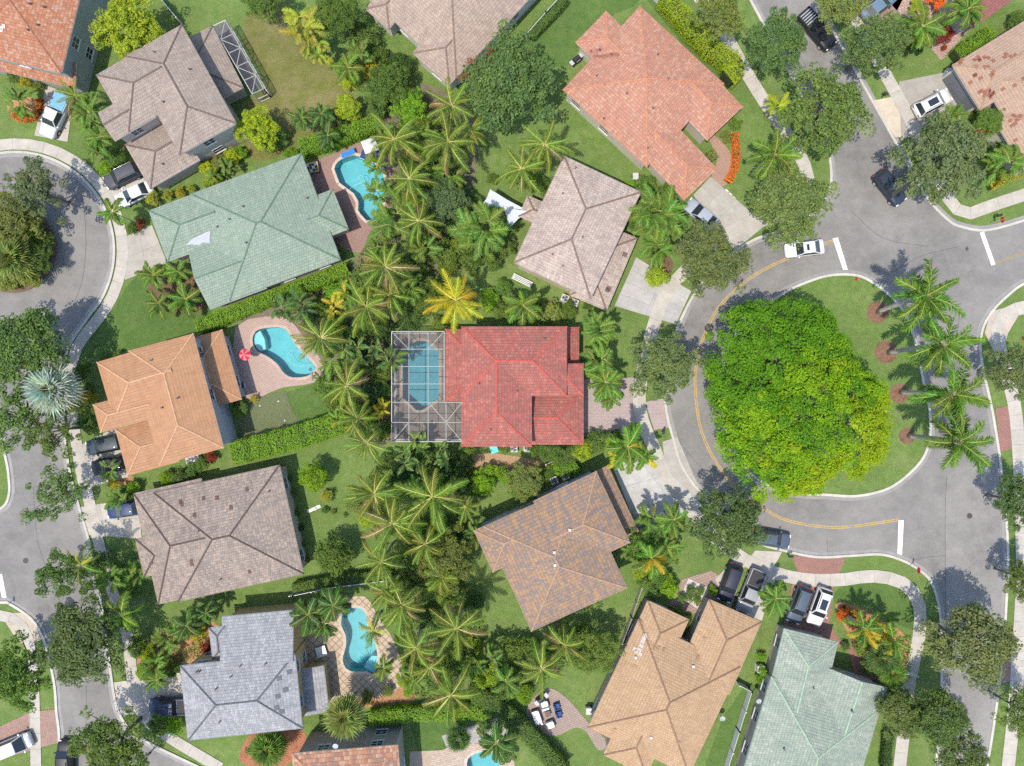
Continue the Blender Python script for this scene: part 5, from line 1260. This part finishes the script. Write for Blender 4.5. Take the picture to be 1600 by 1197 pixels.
def car(t, px, py, fx, fy, col, label, sunroof=False, cover=None, rack=False):
    """centre pixel, the photograph direction its nose points to"""
    c = W(px, py, .9); e = empty('parked_car', (c.x, c.y, .02), math.atan2(-fy, fx)); m = car_meshes(t); q = TYPES[t]; x1, hw = q['L']/2, q['W']/2
    col = tuple(col)
    b = ob('body', m['body'], e, color=col); ob('cabin', m['cabin'], e, color=col); ob('roof', m['roof'], e, color=col)
    ob('windscreen', m['windscreen'], e); ob('rear_window', m['rear_window'], e)
    for g in m['side_window']: ob('side_window', g, e)
    for sx in (-.62,.63):
        for sy in (-1,1):
            w = ob('wheel', M_WHEEL, e, (sx*x1, sy*(hw-.10), .34)); ob('rim', M_RIM, w)
    for sy in (-1,1):
        ob('headlight', m['hl'], e, (x1*.925, sy*hw*.66, q['hood'][1]*.70)); ob('taillight', m['tl'], e, (-x1*.955, sy*hw*.68, q['deck']*.78)); ob('mirror', m['mi'], e, (q['wb'][0]-.22, sy*(hw+.09), q['deck']+.05), color=col)
    if t == 'pickup':
        ob('bed_sides', m['bedside'], e, color=col)
        if cover:
            cv = MB(); cv.box(-x1+.1, -.7, -hw*.88, hw*.88, 1.24, 1.34); build(cv, 'bed_cover', m_objcol(.6), e, color=cover)
        else:
            ob('cargo_bed', m['bed'], e)
            if rack: ob('rack', m['slat'], e)
    if sunroof and 'sunroof' in m: ob('sunroof', m['sunroof'], e)
    if 'rails' in m: ob('roof_rails', m['rails'], e)
    thing(e, '', 'car', 'parked cars', label=label)
BLK = (.012,.012,.014); WHT = (.50,.51,.51); NAVY = (.02,.035,.075); GRYC = (.06,.065,.075)
car('pickup',86,180,-.42,.9,WHT,'white pickup with light blue bed cover beside the orange roofed corner house',cover=(.15,.34,.46))
car('suv',191,274,-.9,.42,(.055,.058,.068),'dark grey car on driveway below the taupe roof at upper left')
car('sedan',209,303,-.9,.42,WHT,'white car half under the eave beside a dark grey car on driveway')
car('suv',164,695,-.97,.2,(.018,.032,.042),'black car, upper of two on driveway of orange tan roofed house')
car('suv',172,727,-.97,.2,BLK,'black car, lower of two on driveway of orange tan roofed house')
car('sedan',196,796,-.98,.15,(.012,.03,.09),'blue car on driveway of weathered taupe roofed house')
car('pickup',268,1104,-.99,.02,NAVY,'dark navy pickup on driveway of grey roofed house')
car('van',16,1168,.92,-.38,WHT,'white van on pink paved driveway in the bottom left corner')
car('suv',101,1187,.02,-1,BLK,'black car parked at the kerb by the bottom edge at left')
car('pickup',1277,46,.66,.75,BLK,'black pickup parked at the kerb near the top right', rack=True)
car('sedan',1340,2,.75,-.6,GRYC,'dark grey car at the top edge right of black pickup')
car('sedan',1374,8,.75,-.6,(.10,.15,.20),'blue grey car on pink driveway at the top edge')
car('suv',1458,160,.88,-.47,WHT,'white car on driveway of tan roofed house at right edge',True)
car('suv',1391,293,.62,.78,(.02,.03,.05),'dark blue car parked on the road beside big oak at right')
car('sedan',1097,335,-.76,-.65,(.26,.29,.33),'silver blue car on driveway of salmon roofed house')
car('sedan',1258,388,-.99,.12,WHT,'white car driving on loop road beside the stop line',True)
car('suv',1205,842,.99,.16,(.055,.075,.105),'blue grey car parked at the kerb under oak on loop road')
car('suv',1141,911,-.34,.94,(.016,.018,.035),'navy car, left of two on driveway above the tan roof')
car('pickup',1173,924,-.38,.92,(.22,.225,.23),'grey pickup, right of two on driveway above the tan roof')
car('suv',1249,945,-.35,.94,(.055,.075,.10),'dark slate car on red paver driveway')
car('suv',1281,948,-.33,.94,WHT,'white car with sunroof on red paver driveway',True)

# ------------------------------------------------------------------ screen enclosures
def enclosure(origin_px, z, bars, cells, side, label, wall_poly):
    o = W(*origin_px); e = empty('screen_enclosure', o)
    for a, b in bars:
        mb = MB(); mb.bar(W2(a, z)-o, W2(b, z)-o, .06, .12); build(mb, 'beam', M_WHITE, e)
    for q in cells:
        mb = MB(); mb.add([W2(p, z+.08)-o for p in q], [tuple(range(len(q)))[::-1]]); build(mb, 'screen_panel', m_screen(), e)
    n = len(wall_poly)
    for i in range(n-1):
        a, b = W2(wall_poly[i], z), W2(wall_poly[i+1], z); k = max(1, round((b-a).length/2.2))
        for j in range(k+1):
            p = a.lerp(b, j/k)-o; mb = MB(); mb.bar((p.x,p.y,0), (p.x,p.y,z), .09); build(mb, 'post', M_WHITE, e)
        for zz in (.12, 1.0):
            mb = MB(); mb.bar((a.x-o.x,a.y-o.y,zz), (b.x-o.x,b.y-o.y,zz), .07); build(mb, 'rail', M_WHITE, e)
        mb = MB(); mb.add([(a.x-o.x,a.y-o.y,.15),(b.x-o.x,b.y-o.y,.15),(b.x-o.x,b.y-o.y,z-.1),(a.x-o.x,a.y-o.y,z-.1)], [(0,1,2,3)]); build(mb, 'screen_panel', m_screen(), e)
    thing(e, '', 'enclosure', None, label=label)
X1 = [612,639,669,694]; Y1 = [518,545.6,572.7,600,628.5]; X2 = [612,639,669,697,722]; Y2 = [628.5,660,690]
bars = [((612,y),(694,y)) for y in Y1]+[((x,518),(x,628.5)) for x in X1]+[((612,y),(722,y)) for y in Y2[1:]]+[((694,628.5),(722,628.5))]+[((x,628.5),(x,690)) for x in X2]
bars += [((613,519),(638,545)),((693,519),(670,545)),((614,689),(638,661)),((670,629),(697,660)),((721,630),(697,660)),((697,660),(721,689))]
cells = [[(X1[i],Y1[j]),(X1[i+1],Y1[j]),(X1[i+1],Y1[j+1]),(X1[i],Y1[j+1])] for i in range(3) for j in range(4)]+[[(X2[i],Y2[j]),(X2[i+1],Y2[j]),(X2[i+1],Y2[j+1]),(X2[i],Y2[j+1])] for i in range(4) for j in range(2)]
enclosure((667,604), 3.3, bars, cells, None, 'large white framed pool screen enclosure left of red roof', [(694,518),(612,518),(612,690),(722,690)])
q = [(333,41),(352,32),(412,139),(394,147)]; lp = lambda a, b, t: (a[0]+(b[0]-a[0])*t, a[1]+(b[1]-a[1])*t)
bars = [(q[i], q[(i+1) % 4]) for i in range(4)]; cells = []
for k in range(5):
    t0, t1 = k/5, (k+1)/5; bars.append((lp(q[0],q[3],t1), lp(q[1],q[2],t1))) if k < 4 else None
    a, b, c, d = lp(q[0],q[3],t0), lp(q[1],q[2],t0), lp(q[1],q[2],t1), lp(q[0],q[3],t1); m = lp(lp(a,c,.5), lp(b,d,.5), .5)
    cells.append([a,b,c,d]); bars += [(a, m), (m, c)] if k % 2 else [(b, m), (m, d)]
enclosure((373,90), 2.6, bars, cells, None, 'narrow white framed screened porch roof beside taupe roof at upper left', [q[1], q[2], q[3]])

# ------------------------------------------------------------------ small things
def fence(pts, look, h=1.5, label=None, mat=M_WHITE):
    o = W2(pts[0]); e = empty('fence', o)
    for a, b in zip(pts, pts[1:]):
        A, B = W2(a, 0)-o, W2(b, 0)-o; k = max(1, round((B-A).length/2.4))
        for j in range(k):
            p, r = A.lerp(B, j/k), A.lerp(B, (j+1)/k); mb = MB(); mb.bar((p.x,p.y,0), (p.x,p.y,h+.08), .13); build(mb, 'post', mat, e)
            mb = MB(); mb.bar((p.x,p.y,h*.5), (r.x,r.y,h*.5), .05, h*.86); build(mb, 'fence_panel', mat, e)
        mb = MB(); mb.bar((B.x,B.y,0), (B.x,B.y,h+.08), .13); build(mb, 'post', mat, e)
    thing(e, look, 'fence', 'garden fences', pts[len(pts)//2])
fence([(1022,2),(1050,30),(1080,57),(1110,85),(1130,106)], 'long white fence along yellow green hedge')
fence([(1150,1064),(1169,1074),(1150,1135),(1130,1200)], 'white fence around side lawn')
fence([(822,62),(852,28),(878,0)], 'white fence along low hedge'); fence([(458,926),(463,926),(520,914),(614,902)], 'white fence above the pool'); fence([(255,2),(284,37)], 'white fence behind the house')
fence([(862,692),(866,718),(852,724)], 'short white fence beside brick walk'); fence([(1400,1045),(1424,1050)], 'short white fence'); fence([(1000,915),(985,960),(970,1000)], 'weathered grey fence', 1.4, None, m_plain((.33,.29,.25)))

def ac(px, py, ang):
    c = W(px, py, .8); e = empty('air_conditioner', (c.x, c.y, 0), ang); mb = MB(); mb.box(-.42,.42,-.42,.42,.08,.85); build(mb, 'casing', m_plain((.42,.41,.38), .5), e)
    f = MB(); f.tube([(0,0,.85),(0,0,.87)], [.36,.36], 18); build(f, 'fan_opening', M_BLACK, e)
    for k in range(3):
        b = MB(); a = k*2.09; d = Vector((math.cos(a), math.sin(a), 0)); s = Vector((-d.y, d.x, 0)); b.add([d*.06+Vector((0,0,.885)), d*.32-s*.10+Vector((0,0,.885)), d*.32+s*.12+Vector((0,0,.91))], [(0,1,2)]); build(b, 'fan_blade', M_METAL, e)
    for k in range(6):
        g = MB(); g.tube([(.36*math.cos(t*.349), .36*math.sin(t*.349), .93) for t in range(0)] or [(-.36+.06, -.3+.12*k, .93), (.30, -.3+.12*k, .93)], [.008,.008], 4); build(g, 'grille_bar', M_METAL, e)
    p = MB(); p.box(-.5,.5,-.5,.5,0,.08); build(p, 'pad', CONC_GREY, e)
    thing(e, 'grey air conditioner with round fan', 'air conditioner', 'air conditioners', (px, py))
for px, py, a in ((866,751,.43),(883,744,.43),(883,466,-.4),(898,473,-.4),(296,720,.2),(305,716,.2),(284,750,.2),(1189,1046,0),(803,701,0),(824,700,0)): ac(px, py, a)

def seat(px, py, ang, w, d, frame, cush, look, cat='chair'):
    c = W(px, py, .4); e = empty('patio_'+('sofa' if w > 1.4 else 'chair'), (c.x, c.y, .045), ang)
    b = MB(); b.box(-w/2,w/2,-d/2,d/2,.15,.32); build(b, 'base', frame, e); n = max(1, round(w/.75))
    for k in range(n): q = MB(); q.box(-w/2+.1+k*(w-.2)/n+.01, -w/2+.1+(k+1)*(w-.2)/n-.01, -d/2+.22, d/2-.02, .32, .46); build(q, 'cushion', cush, e)
    q = MB(); q.box(-w/2+.1,w/2-.1,-d/2,-d/2+.2,.32,.8); build(q, 'backrest', cush, e)
    for s in (-1,1):
        q = MB(); q.box(s*(w/2-.05)-.05, s*(w/2-.05)+.05, -d/2+.2, d/2, .32, .6); build(q, 'armrest', frame, e)
        for t in (-1,1): q = MB(); q.box(s*(w/2-.08)-.04, s*(w/2-.08)+.04, t*(d/2-.08)-.04, t*(d/2-.08)+.04, 0, .15); build(q, 'leg', frame, e)
    thing(e, '', cat, 'patio seating', label=look)
DKF = m_plain((.10,.085,.07)); CUSH = m_plain((.66,.65,.62), .8, .05); BLUEC = m_plain((.03,.06,.16), .8)
seat(839,1121,1.9,1.9,.9,DKF,CUSH,'white cushioned patio sofa on the paved seating patio','sofa')
seat(851,1102,.3,1.05,.9,DKF,CUSH,'white patio chair above the small fire table'); seat(860,1132,3.5,1.05,.9,DKF,CUSH,'white patio chair below the small fire table')
seat(870,1104,-1.3,.75,.75,BLUEC,BLUEC,'navy patio chair, upper of two on seating patio'); seat(873,1116,-1.3,.75,.75,BLUEC,BLUEC,'navy patio chair, lower of two on seating patio')
def small_table(px, py, w, label, mat):
    c = W(px, py, .4); e = empty('patio_table', (c.x, c.y, .045), .3); t = MB(); t.box(-w,w,-w,w,.38,.45); build(t, 'tabletop', mat, e)
    for a in (-1,1):
        for b in (-1,1): q = MB(); q.box(a*w*.8-.04,a*w*.8+.04,b*w*.8-.04,b*w*.8+.04,0,.38); build(q, 'leg', mat, e)
    thing(e, '', 'table', None, label=label)
small_table(856,1115,.32,'small square brown fire table between patio seats', m_plain((.10,.07,.055)))
small_table(502,1018,.62,'white rectangular table on beige pool patio beside house', M_WHITE)
small_table(772,702,.45,'turquoise table beside the red roofed house', m_plain((.10,.50,.50)))

def lounger(px, py, ang, label, col=(.02,.04,.13)):
    c = W(px, py, .3); e = empty('sun_lounger', (c.x, c.y, .045), ang); m = m_plain(col, .8)
    f = MB(); f.box(-.95,.95,-.32,.32,.22,.28); build(f, 'frame', M_WHITE, e); q = MB(); q.box(-.9,.35,-.3,.3,.28,.36); build(q, 'mattress', m, e)
    b = MB(); b.add([(.35,-.3,.30),(.35,.3,.30),(.9,.3,.62),(.9,-.3,.62),(.35,-.3,.38),(.35,.3,.38),(.88,.3,.70),(.88,-.3,.70)], [(3,2,1,0),(4,5,6,7),(0,1,5,4),(1,2,6,5),(2,3,7,6),(3,0,4,7)]); build(b, 'backrest', m, e)
    for x in (-.8,.8):
        for y in (-.28,.28): g = MB(); g.box(x-.03,x+.03,y-.03,y+.03,0,.22); build(g, 'leg', M_WHITE, e)
    thing(e, '', 'lounger', 'pool loungers', label=label)
lounger(570,237,1.2,'navy sun lounger, left of two beside the white cabana'); lounger(586,243,1.0,'navy sun lounger, right of two beside the white cabana'); lounger(544,240,.4,'blue pool lounger at the top corner of the angular pool', (.03,.16,.42)); lounger(372,605,.3,'dark lounger on pink patio beside low orange roof', (.06,.06,.07))
# white cabana
c = W(577,226,2.4); e = empty('cabana', (c.x, c.y, 0), .35); mb = MB(); mb.add([(-.85,-.8,2.1),(.85,-.8,2.1),(.85,.8,2.1),(-.85,.8,2.1),(0,0,2.6),(-.85,-.8,1.9),(.85,-.8,1.9),(.85,.8,1.9),(-.85,.8,1.9)], [(0,1,4),(1,2,4),(2,3,4),(3,0,4),(5,6,1,0),(6,7,2,1),(7,8,3,2),(8,5,0,3)]); build(mb, 'canopy', M_WHITE, e)
for x in (-.8,.8):
    for y in (-.75,.75): g = MB(); g.bar((x,y,0),(x,y,2.05),.07); build(g, 'post', M_WHITE, e)
thing(e, '', 'cabana', None, label='small white cabana canopy at the top of the angular pool')
# parasols
def parasol(px, py, r, label, cols):
    c = W(px, py, 2.3); e = empty('parasol', (c.x, c.y, 0)); n = 10
    for k in range(n):
        a, b = 2*math.pi*k/n, 2*math.pi*(k+1)/n; g = MB(); g.add([(0,0,2.55),(math.cos(a)*r,math.sin(a)*r,2.1),(math.cos(b)*r,math.sin(b)*r,2.1)], [(0,1,2)]); build(g, 'canopy_panel', cols[k % 2], e)
    g = MB(); g.tube([(0,0,0),(0,0,2.6)], [.03,.03], 8); build(g, 'pole', M_WHITE, e); g = MB(); g.tube([(0,0,.04),(0,0,.12)], [.3,.28], 16); build(g, 'base', CONC_GREY, e)
    thing(e, '', 'parasol', None, label=label)
parasol(382,554,.72,'round red and white parasol on the pink paved patio',(m_plain((.45,.02,.04)), m_plain((.55,.16,.16))))
# shade sail
P4 = [W(765,296,3.2), W(783,318,2.9), W(822,328,3.3), W(798,352,3.0), W(757,330,2.9)]
c = W(790,330); e = empty('shade_sail', c); g = 6; mb = MB()
tri = [(W(766,296,3.4), W(822,328,3.0), W(752,322,2.6)), (W(786,322,3.0), W(824,330,3.3), W(796,356,2.6))]
for A, B, D in tri:
    vs = []; idx = {}; N = 8
    for i in range(N+1):
        for j in range(N+1-i):
            u, v, w = i/N, j/N, 1-(i+j)/N; p = A*u+B*v+D*w; ce = (A+B+D)/3; pull = .16*(1-max(u,v,w))*min(1, 3*(1-max(u, v, w))); edge = 1 if min(u,v,w) < 1e-6 else .3
            p = p.lerp(ce, pull*edge); p.z -= .35*27*u*v*w*.3; idx[(i,j)] = len(vs); vs.append(p-c)
    fs = []
    for i in range(N):
        for j in range(N-i):
            fs.append((idx[(i,j)], idx[(i+1,j)], idx[(i,j+1)]))
            if i+j < N-1: fs.append((idx[(i+1,j)], idx[(i+1,j+1)], idx[(i,j+1)]))
    s = MB(); s.add(vs, fs); build(s, 'sail', m_plain((.40,.42,.45), .8, .04), e, True)
    for q in (A, B, D): s = MB(); s.bar((q.x-c.x,q.y-c.y,0), (q.x-c.x,q.y-c.y,q.z+.1), .08); build(s, 'post', M_METAL, e)
thing(e, '', 'shade sail', None, label='pale grey triangular shade sails left of the pinkish beige roof')
# dishes, hydrant, mailboxes, signs, grill
def dish(px, py, z, label):
    c = W(px, py, z); e = empty('satellite_dish', (c.x, c.y, 0)); n = 18; mb = MB(); vs = [(0,0,z-.08)]+[(.32*math.cos(k*6.283/n), .32*math.sin(k*6.283/n), z+.02+.08*math.sin(k*6.283/n)) for k in range(n)]
    mb.add(vs, [(0,1+k,1+(k+1) % n) for k in range(n)]); build(mb, 'reflector', m_plain((.33,.35,.37), .6), e); g = MB(); g.bar((0,0,0),(0,0,z-.08),.06); build(g, 'mast', M_METAL, e); g = MB(); g.bar((0,-.3,z),(0,-.05,z+.35),.03); build(g, 'arm', M_METAL, e)
    thing(e, '', 'dish', None, label=label)
dish(1129,1123,1.3,'grey round dish on the side lawn right of tan roof'); dish(1186,1096,2.6,'white round dish at the wall of pale green roofed house')
dish(524,1166,6.6,'white satellite dish on the eave of mottled terracotta roof')
def hydrant(px, py):
    c = W(px, py); e = empty('fire_hydrant', (c.x, c.y, .06)); m = m_plain((.50,.07,.02), .5); g = MB(); g.tube([(0,0,0),(0,0,.1),(0,0,.55),(0,0,.66),(0,0,.74)], [.16,.11,.11,.13,.04], 12); build(g, 'barrel', m, e)
    for a in (0, 2.09, 4.19): g = MB(); g.tube([(0,0,.45),(.22*math.cos(a),.22*math.sin(a),.45)], [.07,.06], 8); build(g, 'outlet', m, e)
    thing(e, 'orange red fire hydrant on grass', 'hydrant', 'fire hydrants', (px, py))
hydrant(1337,437); hydrant(1597,530)
def mailbox(px, py, ang):
    c = W(px, py); e = empty('mailbox', (c.x, c.y, 0), ang); g = MB(); g.bar((0,0,0),(0,0,1.05),.1); build(g, 'post', M_BLACK, e); g = MB(); g.tube([(-.28,0,1.18),(.28,0,1.18)], [.14,.14], 12); build(g, 'box', M_BLACK, e); g = MB(); g.box(-.25,.25,-.03,.03,.95,1.04); build(g, 'bracket', M_BLACK, e)
    thing(e, 'black mailbox on post near kerb', 'mailbox', 'mailboxes', (px, py))
for px, py, a in ((1377,152,-.5),(240,1170,.6),(1034,674,1.2),(1552,340,.3),(1230,866,0)): mailbox(px, py, a)
def sign(px, py, label, face, ang, w=.38):
    c = W(px, py); e = empty('road_sign', (c.x, c.y, 0), ang); g = MB(); g.tube([(0,0,0),(0,0,2.6)], [.035,.035], 8); build(g, 'post', M_METAL, e); n = 8; g = MB()
    vs = [(w*math.cos((k+.5)*math.pi/4), .045+d, 2.25+w*math.sin((k+.5)*math.pi/4)) for d in (0,.012) for k in range(n)]; g.add(vs, [tuple(range(n)), tuple(range(2*n-1, n-1, -1))]+[(k, n+k, n+(k+1) % n, (k+1) % n) for k in range(n)]); build(g, 'plate', face, e)
    thing(e, '', 'sign', 'road signs', label=label)
sign(1420,884,'red octagonal road sign on post by the lower stop line', m_plain((.45,.02,.02)), 1.5); sign(14,944,'red octagonal road sign on post by the left stop line', m_plain((.45,.02,.02)), -1.4)
sign(1546,350,'red octagonal road sign on post by the right stop line', m_plain((.45,.02,.02)), -1.4)
def bin_(px, py, label, col, ang=0):
    c = W(px, py, .9); e = empty('wheeled_bin', (c.x, c.y, 0), ang); m = m_plain(col, .5); g = MB(); g.add([(-.25,-.28,.08),(.25,-.28,.08),(.25,.28,.08),(-.25,.28,.08),(-.32,-.36,1.0),(.32,-.36,1.0),(.32,.36,1.0),(-.32,.36,1.0)], [(3,2,1,0),(4,5,6,7),(0,1,5,4),(1,2,6,5),(2,3,7,6),(3,0,4,7)]); build(g, 'bin_body', m, e)
    g = MB(); g.box(-.34,.34,-.38,.36,1.0,1.07); g.box(-.3,.3,.36,.42,.98,1.04); build(g, 'lid', m, e)
    for s in (-1,1): w = ob('wheel', M_WHEEL, e, (s*.3,.3,.12)); w.rotation_euler = (0,0,1.57); w.scale = (.36,.3,.36)
    thing(e, '', 'bin', 'wheeled bins', label=label)
bin_(1483,112,'pale grey bin beside garage of tan roofed house at right', (.35,.37,.38)); bin_(920,1111,'white bin at the corner of the tan roof beside patio', (.4,.4,.39)); bin_(993,276,'white bin under the salmon roof eave', (.4,.4,.39))
def grill(px, py, label):
    c = W(px, py, .9); e = empty('barbecue_grill', (c.x, c.y, 0), .7); g = MB(); g.box(-.7,.7,-.3,.3,.1,.85); build(g, 'cabinet', M_BLACK, e)
    g = MB(); g.tube([(-.42,0,.85),(.42,0,.85)], [.32,.32], 14); build(g, 'hood', M_BLACK, e)
    for s in (-1,1): g = MB(); g.box(s*.75-.22,s*.75+.22,-.28,.28,.86,.9); build(g, 'side_shelf', M_METAL, e)
    g = MB(); g.bar((-.3,-.36,1.0),(.3,-.36,1.0),.04); build(g, 'handle', M_METAL, e)
    thing(e, '', 'grill', None, label=label)
grill(901,92,'black covered barbecue grill at the left corner of salmon roof'); grill(846,1093,'black barbecue grill at the top of the seating patio')
# playing table and seats by the green roofed house
c = W(488,262,.7); e = empty('patio_table', (c.x, c.y, .045), .2); g = MB(); g.box(-.75,.75,-.6,.6,.70,.76); build(g, 'tabletop', m_plain((.42,.34,.06)), e)
for i in range(4):
    for j in range(3): g = MB(); g.box(-.64+i*.33,-.36+i*.33,-.5+j*.34,-.22+j*.34,.762,.79); build(g, 'cushion', (BLUEC, M_BLACK, M_WHITE)[(i*2+j) % 3], e)
for x in (-.65,.65):
    for y in (-.5,.5): g = MB(); g.box(x-.04,x+.04,y-.04,y+.04,0,.7); build(g, 'leg', M_BLACK, e)
thing(e, '', 'table', None, label='yellow framed patio table with blue and black cushions beside green roof')
# stepping stones
def stones(pts, w, l, ang, label, mat):
    o = W2(pts[0]); e = empty('stepping_stones', o)
    for p in pts:
        q = W2(p)-o; g = MB(); ca, sa = math.cos(ang), math.sin(ang); R = lambda x, y: (q.x+x*ca-y*sa, q.y+x*sa+y*ca)
        c4 = [R(-w,-l),R(w,-l),R(w,l),R(-w,l)]; g.add([(x,y,.05) for x,y in c4]+[(x,y,0) for x,y in c4], [(0,1,2,3),(0,4,5,1),(1,5,6,2),(2,6,7,3),(3,7,4,0)]); build(g, 'stone', mat, e)
    thing(e, '', 'stepping stones', None, label=label)
stones([(1134+k*5.4, 300+k*5.6) for k in range(6)], .22, .3, -.8, 'row of white stepping stones beside driveway of salmon roofed house', m_plain((.60,.58,.52)))
stones([(873+k*6, 704-k*1.4) for k in range(6)], .14, .26, .3, 'row of tan stepping stones right of the brick walk', m_plain((.45,.38,.24)))
stones([(218+k*7.6, 1061-k*1.0) for k in range(9)], .2, .1, 0, 'row of small pale edging stones along driveway of grey roofed house', m_plain((.55,.48,.38)))
stones([(484,798),(491,795),(497,792)], .3, .2, .3, 'few pale stepping stones on lawn beside weathered taupe roof', m_plain((.48,.50,.44)))
# slatted bench leaning by the pinkish house
c = W(816,438,.5); e = empty('slatted_bench', (c.x, c.y, 0), -.46)
for k in range(4): g = MB(); g.box(-1.3,1.3,-.34+k*.19,-.22+k*.19,.42,.47); build(g, 'slat', M_WHITE, e)
for x in (-1.1,1.1): g = MB(); g.box(x-.05,x+.05,-.3,.34,0,.42); build(g, 'leg', M_WHITE, e)
thing(e, '', 'bench', None, label='long white slatted bench under the pinkish beige roof')
# golf pins on the putting green
for px, py in ((435,627),(445,657),(406,634)):
    c = W(px, py); e = empty('golf_flag', (c.x, c.y, .03)); g = MB(); g.tube([(0,0,0),(0,0,.7)], [.012,.012], 6); build(g, 'pin', M_WHITE, e); g = MB(); g.tube([(0,0,.002),(0,0,.006)], [.09,.09], 14); build(g, 'cup', M_WHITE, e); g = MB(); g.add([(0,0,.7),(0,.25,.62),(0,0,.54)], [(0,1,2),(2,1,0)]); build(g, 'flag', M_WHITE, e)
    thing(e, 'tiny white golf pin on putting green', 'golf pin', 'golf pins', (px, py))

# pool cleaner hoses lying in the water
def hose(pts, label):
    q = smooth_open(pts, 6); o = W2(q[0]); e = empty('pool_hose', (o.x, o.y, 0)); g = MB(); P = [W2(p)-o+Vector((0,0,-.10)) for p in q]
    g.tube(P, [.02]*len(P), 6); build(g, 'hose', m_plain((.33,.45,.47), .5), e); h = MB(); h.tube([P[-1]+Vector((0,0,-.06)), P[-1]+Vector((0,0,.05))], [.2,.16], 12); build(h, 'cleaner_head', m_plain((.05,.10,.20), .5), e)
    thing(e, '', 'hose', 'pool cleaner hoses', label=label)
hose([(545,297),(552,290),(566,284),(568,276),(560,274),(563,282),(568,290),(580,286),(590,280)], 'pale cleaner hose curling in the angular pool')
hose([(478,571),(466,572),(453,566),(448,556),(455,548),(466,549),(476,558),(484,577)], 'pale cleaner hose curling in the kidney pool')

# ------------------------------------------------------------------ labels that single each thing out
MARKS = [('the orange roofed corner house',40,40),('the taupe roof at upper left',270,160),('the left green roof',390,360),('the orange roof at left',250,620),('the weathered taupe roof',340,835),('the grey roof',385,1060),('the mottled roof at bottom',545,1185),('the beige roof at top',700,40),('the salmon roof',1015,150),('the pinkish beige roof',900,365),('the red roof',810,605),('the brown mottled roof',870,855),('the tan roof at bottom',1040,1075),('the green roof at lower right',1280,1100),('the tan roof at right edge',1560,130),('the maroon roof',1560,0),('the island tree',1245,620),('the cul-de-sac island',20,390),('the kidney pool',445,550),('the screened pool',660,590),('the curved pool',560,1005),('the angular pool',562,290),('the seating patio',860,1115),('the lower stop line',1408,840),('the upper stop line',1313,398),('the right stop line',1543,390),('the bottom right corner',1600,1197),('the bottom left corner',0,1197)]
ORD = ['first','second','third','fourth','fifth','sixth','seventh','eighth','ninth','tenth','eleventh','twelfth']
buck = {}
for o, look, at in THINGS:
    nm, mx, my = min(MARKS, key=lambda m: (m[1]-at[0])**2+(m[2]-at[1])**2); dx, dy = at[0]-mx, at[1]-my
    dist = math.hypot(dx, dy)
    if dist < 26: rel = 'at'
    elif abs(dx) > 2.2*abs(dy): rel = 'right of' if dx > 0 else 'left of'
    elif abs(dy) > 2.2*abs(dx): rel = 'below' if dy > 0 else 'above'
    else: rel = ('lower ' if dy > 0 else 'upper ')+('right of' if dx > 0 else 'left of')
    buck.setdefault(look+' '+rel+' '+nm, []).append((o, at))
for lab, its in buck.items():
    if len(its) == 1: its[0][0]['label'] = lab; continue
    xs = [a[0] for _, a in its]; ys = [a[1] for _, a in its]; hor = max(xs)-min(xs) >= max(ys)-min(ys)
    its.sort(key=lambda t: t[1][0] if hor else t[1][1]); n = len(its)
    for i, (o, a) in enumerate(its):
        if i == 0: w = 'leftmost' if hor else 'topmost'
        elif i == n-1: w = 'rightmost' if hor else 'lowest'
        else: w = ORD[i]+(' from left' if hor else ' from top')
        o['label'] = lab+', '+w
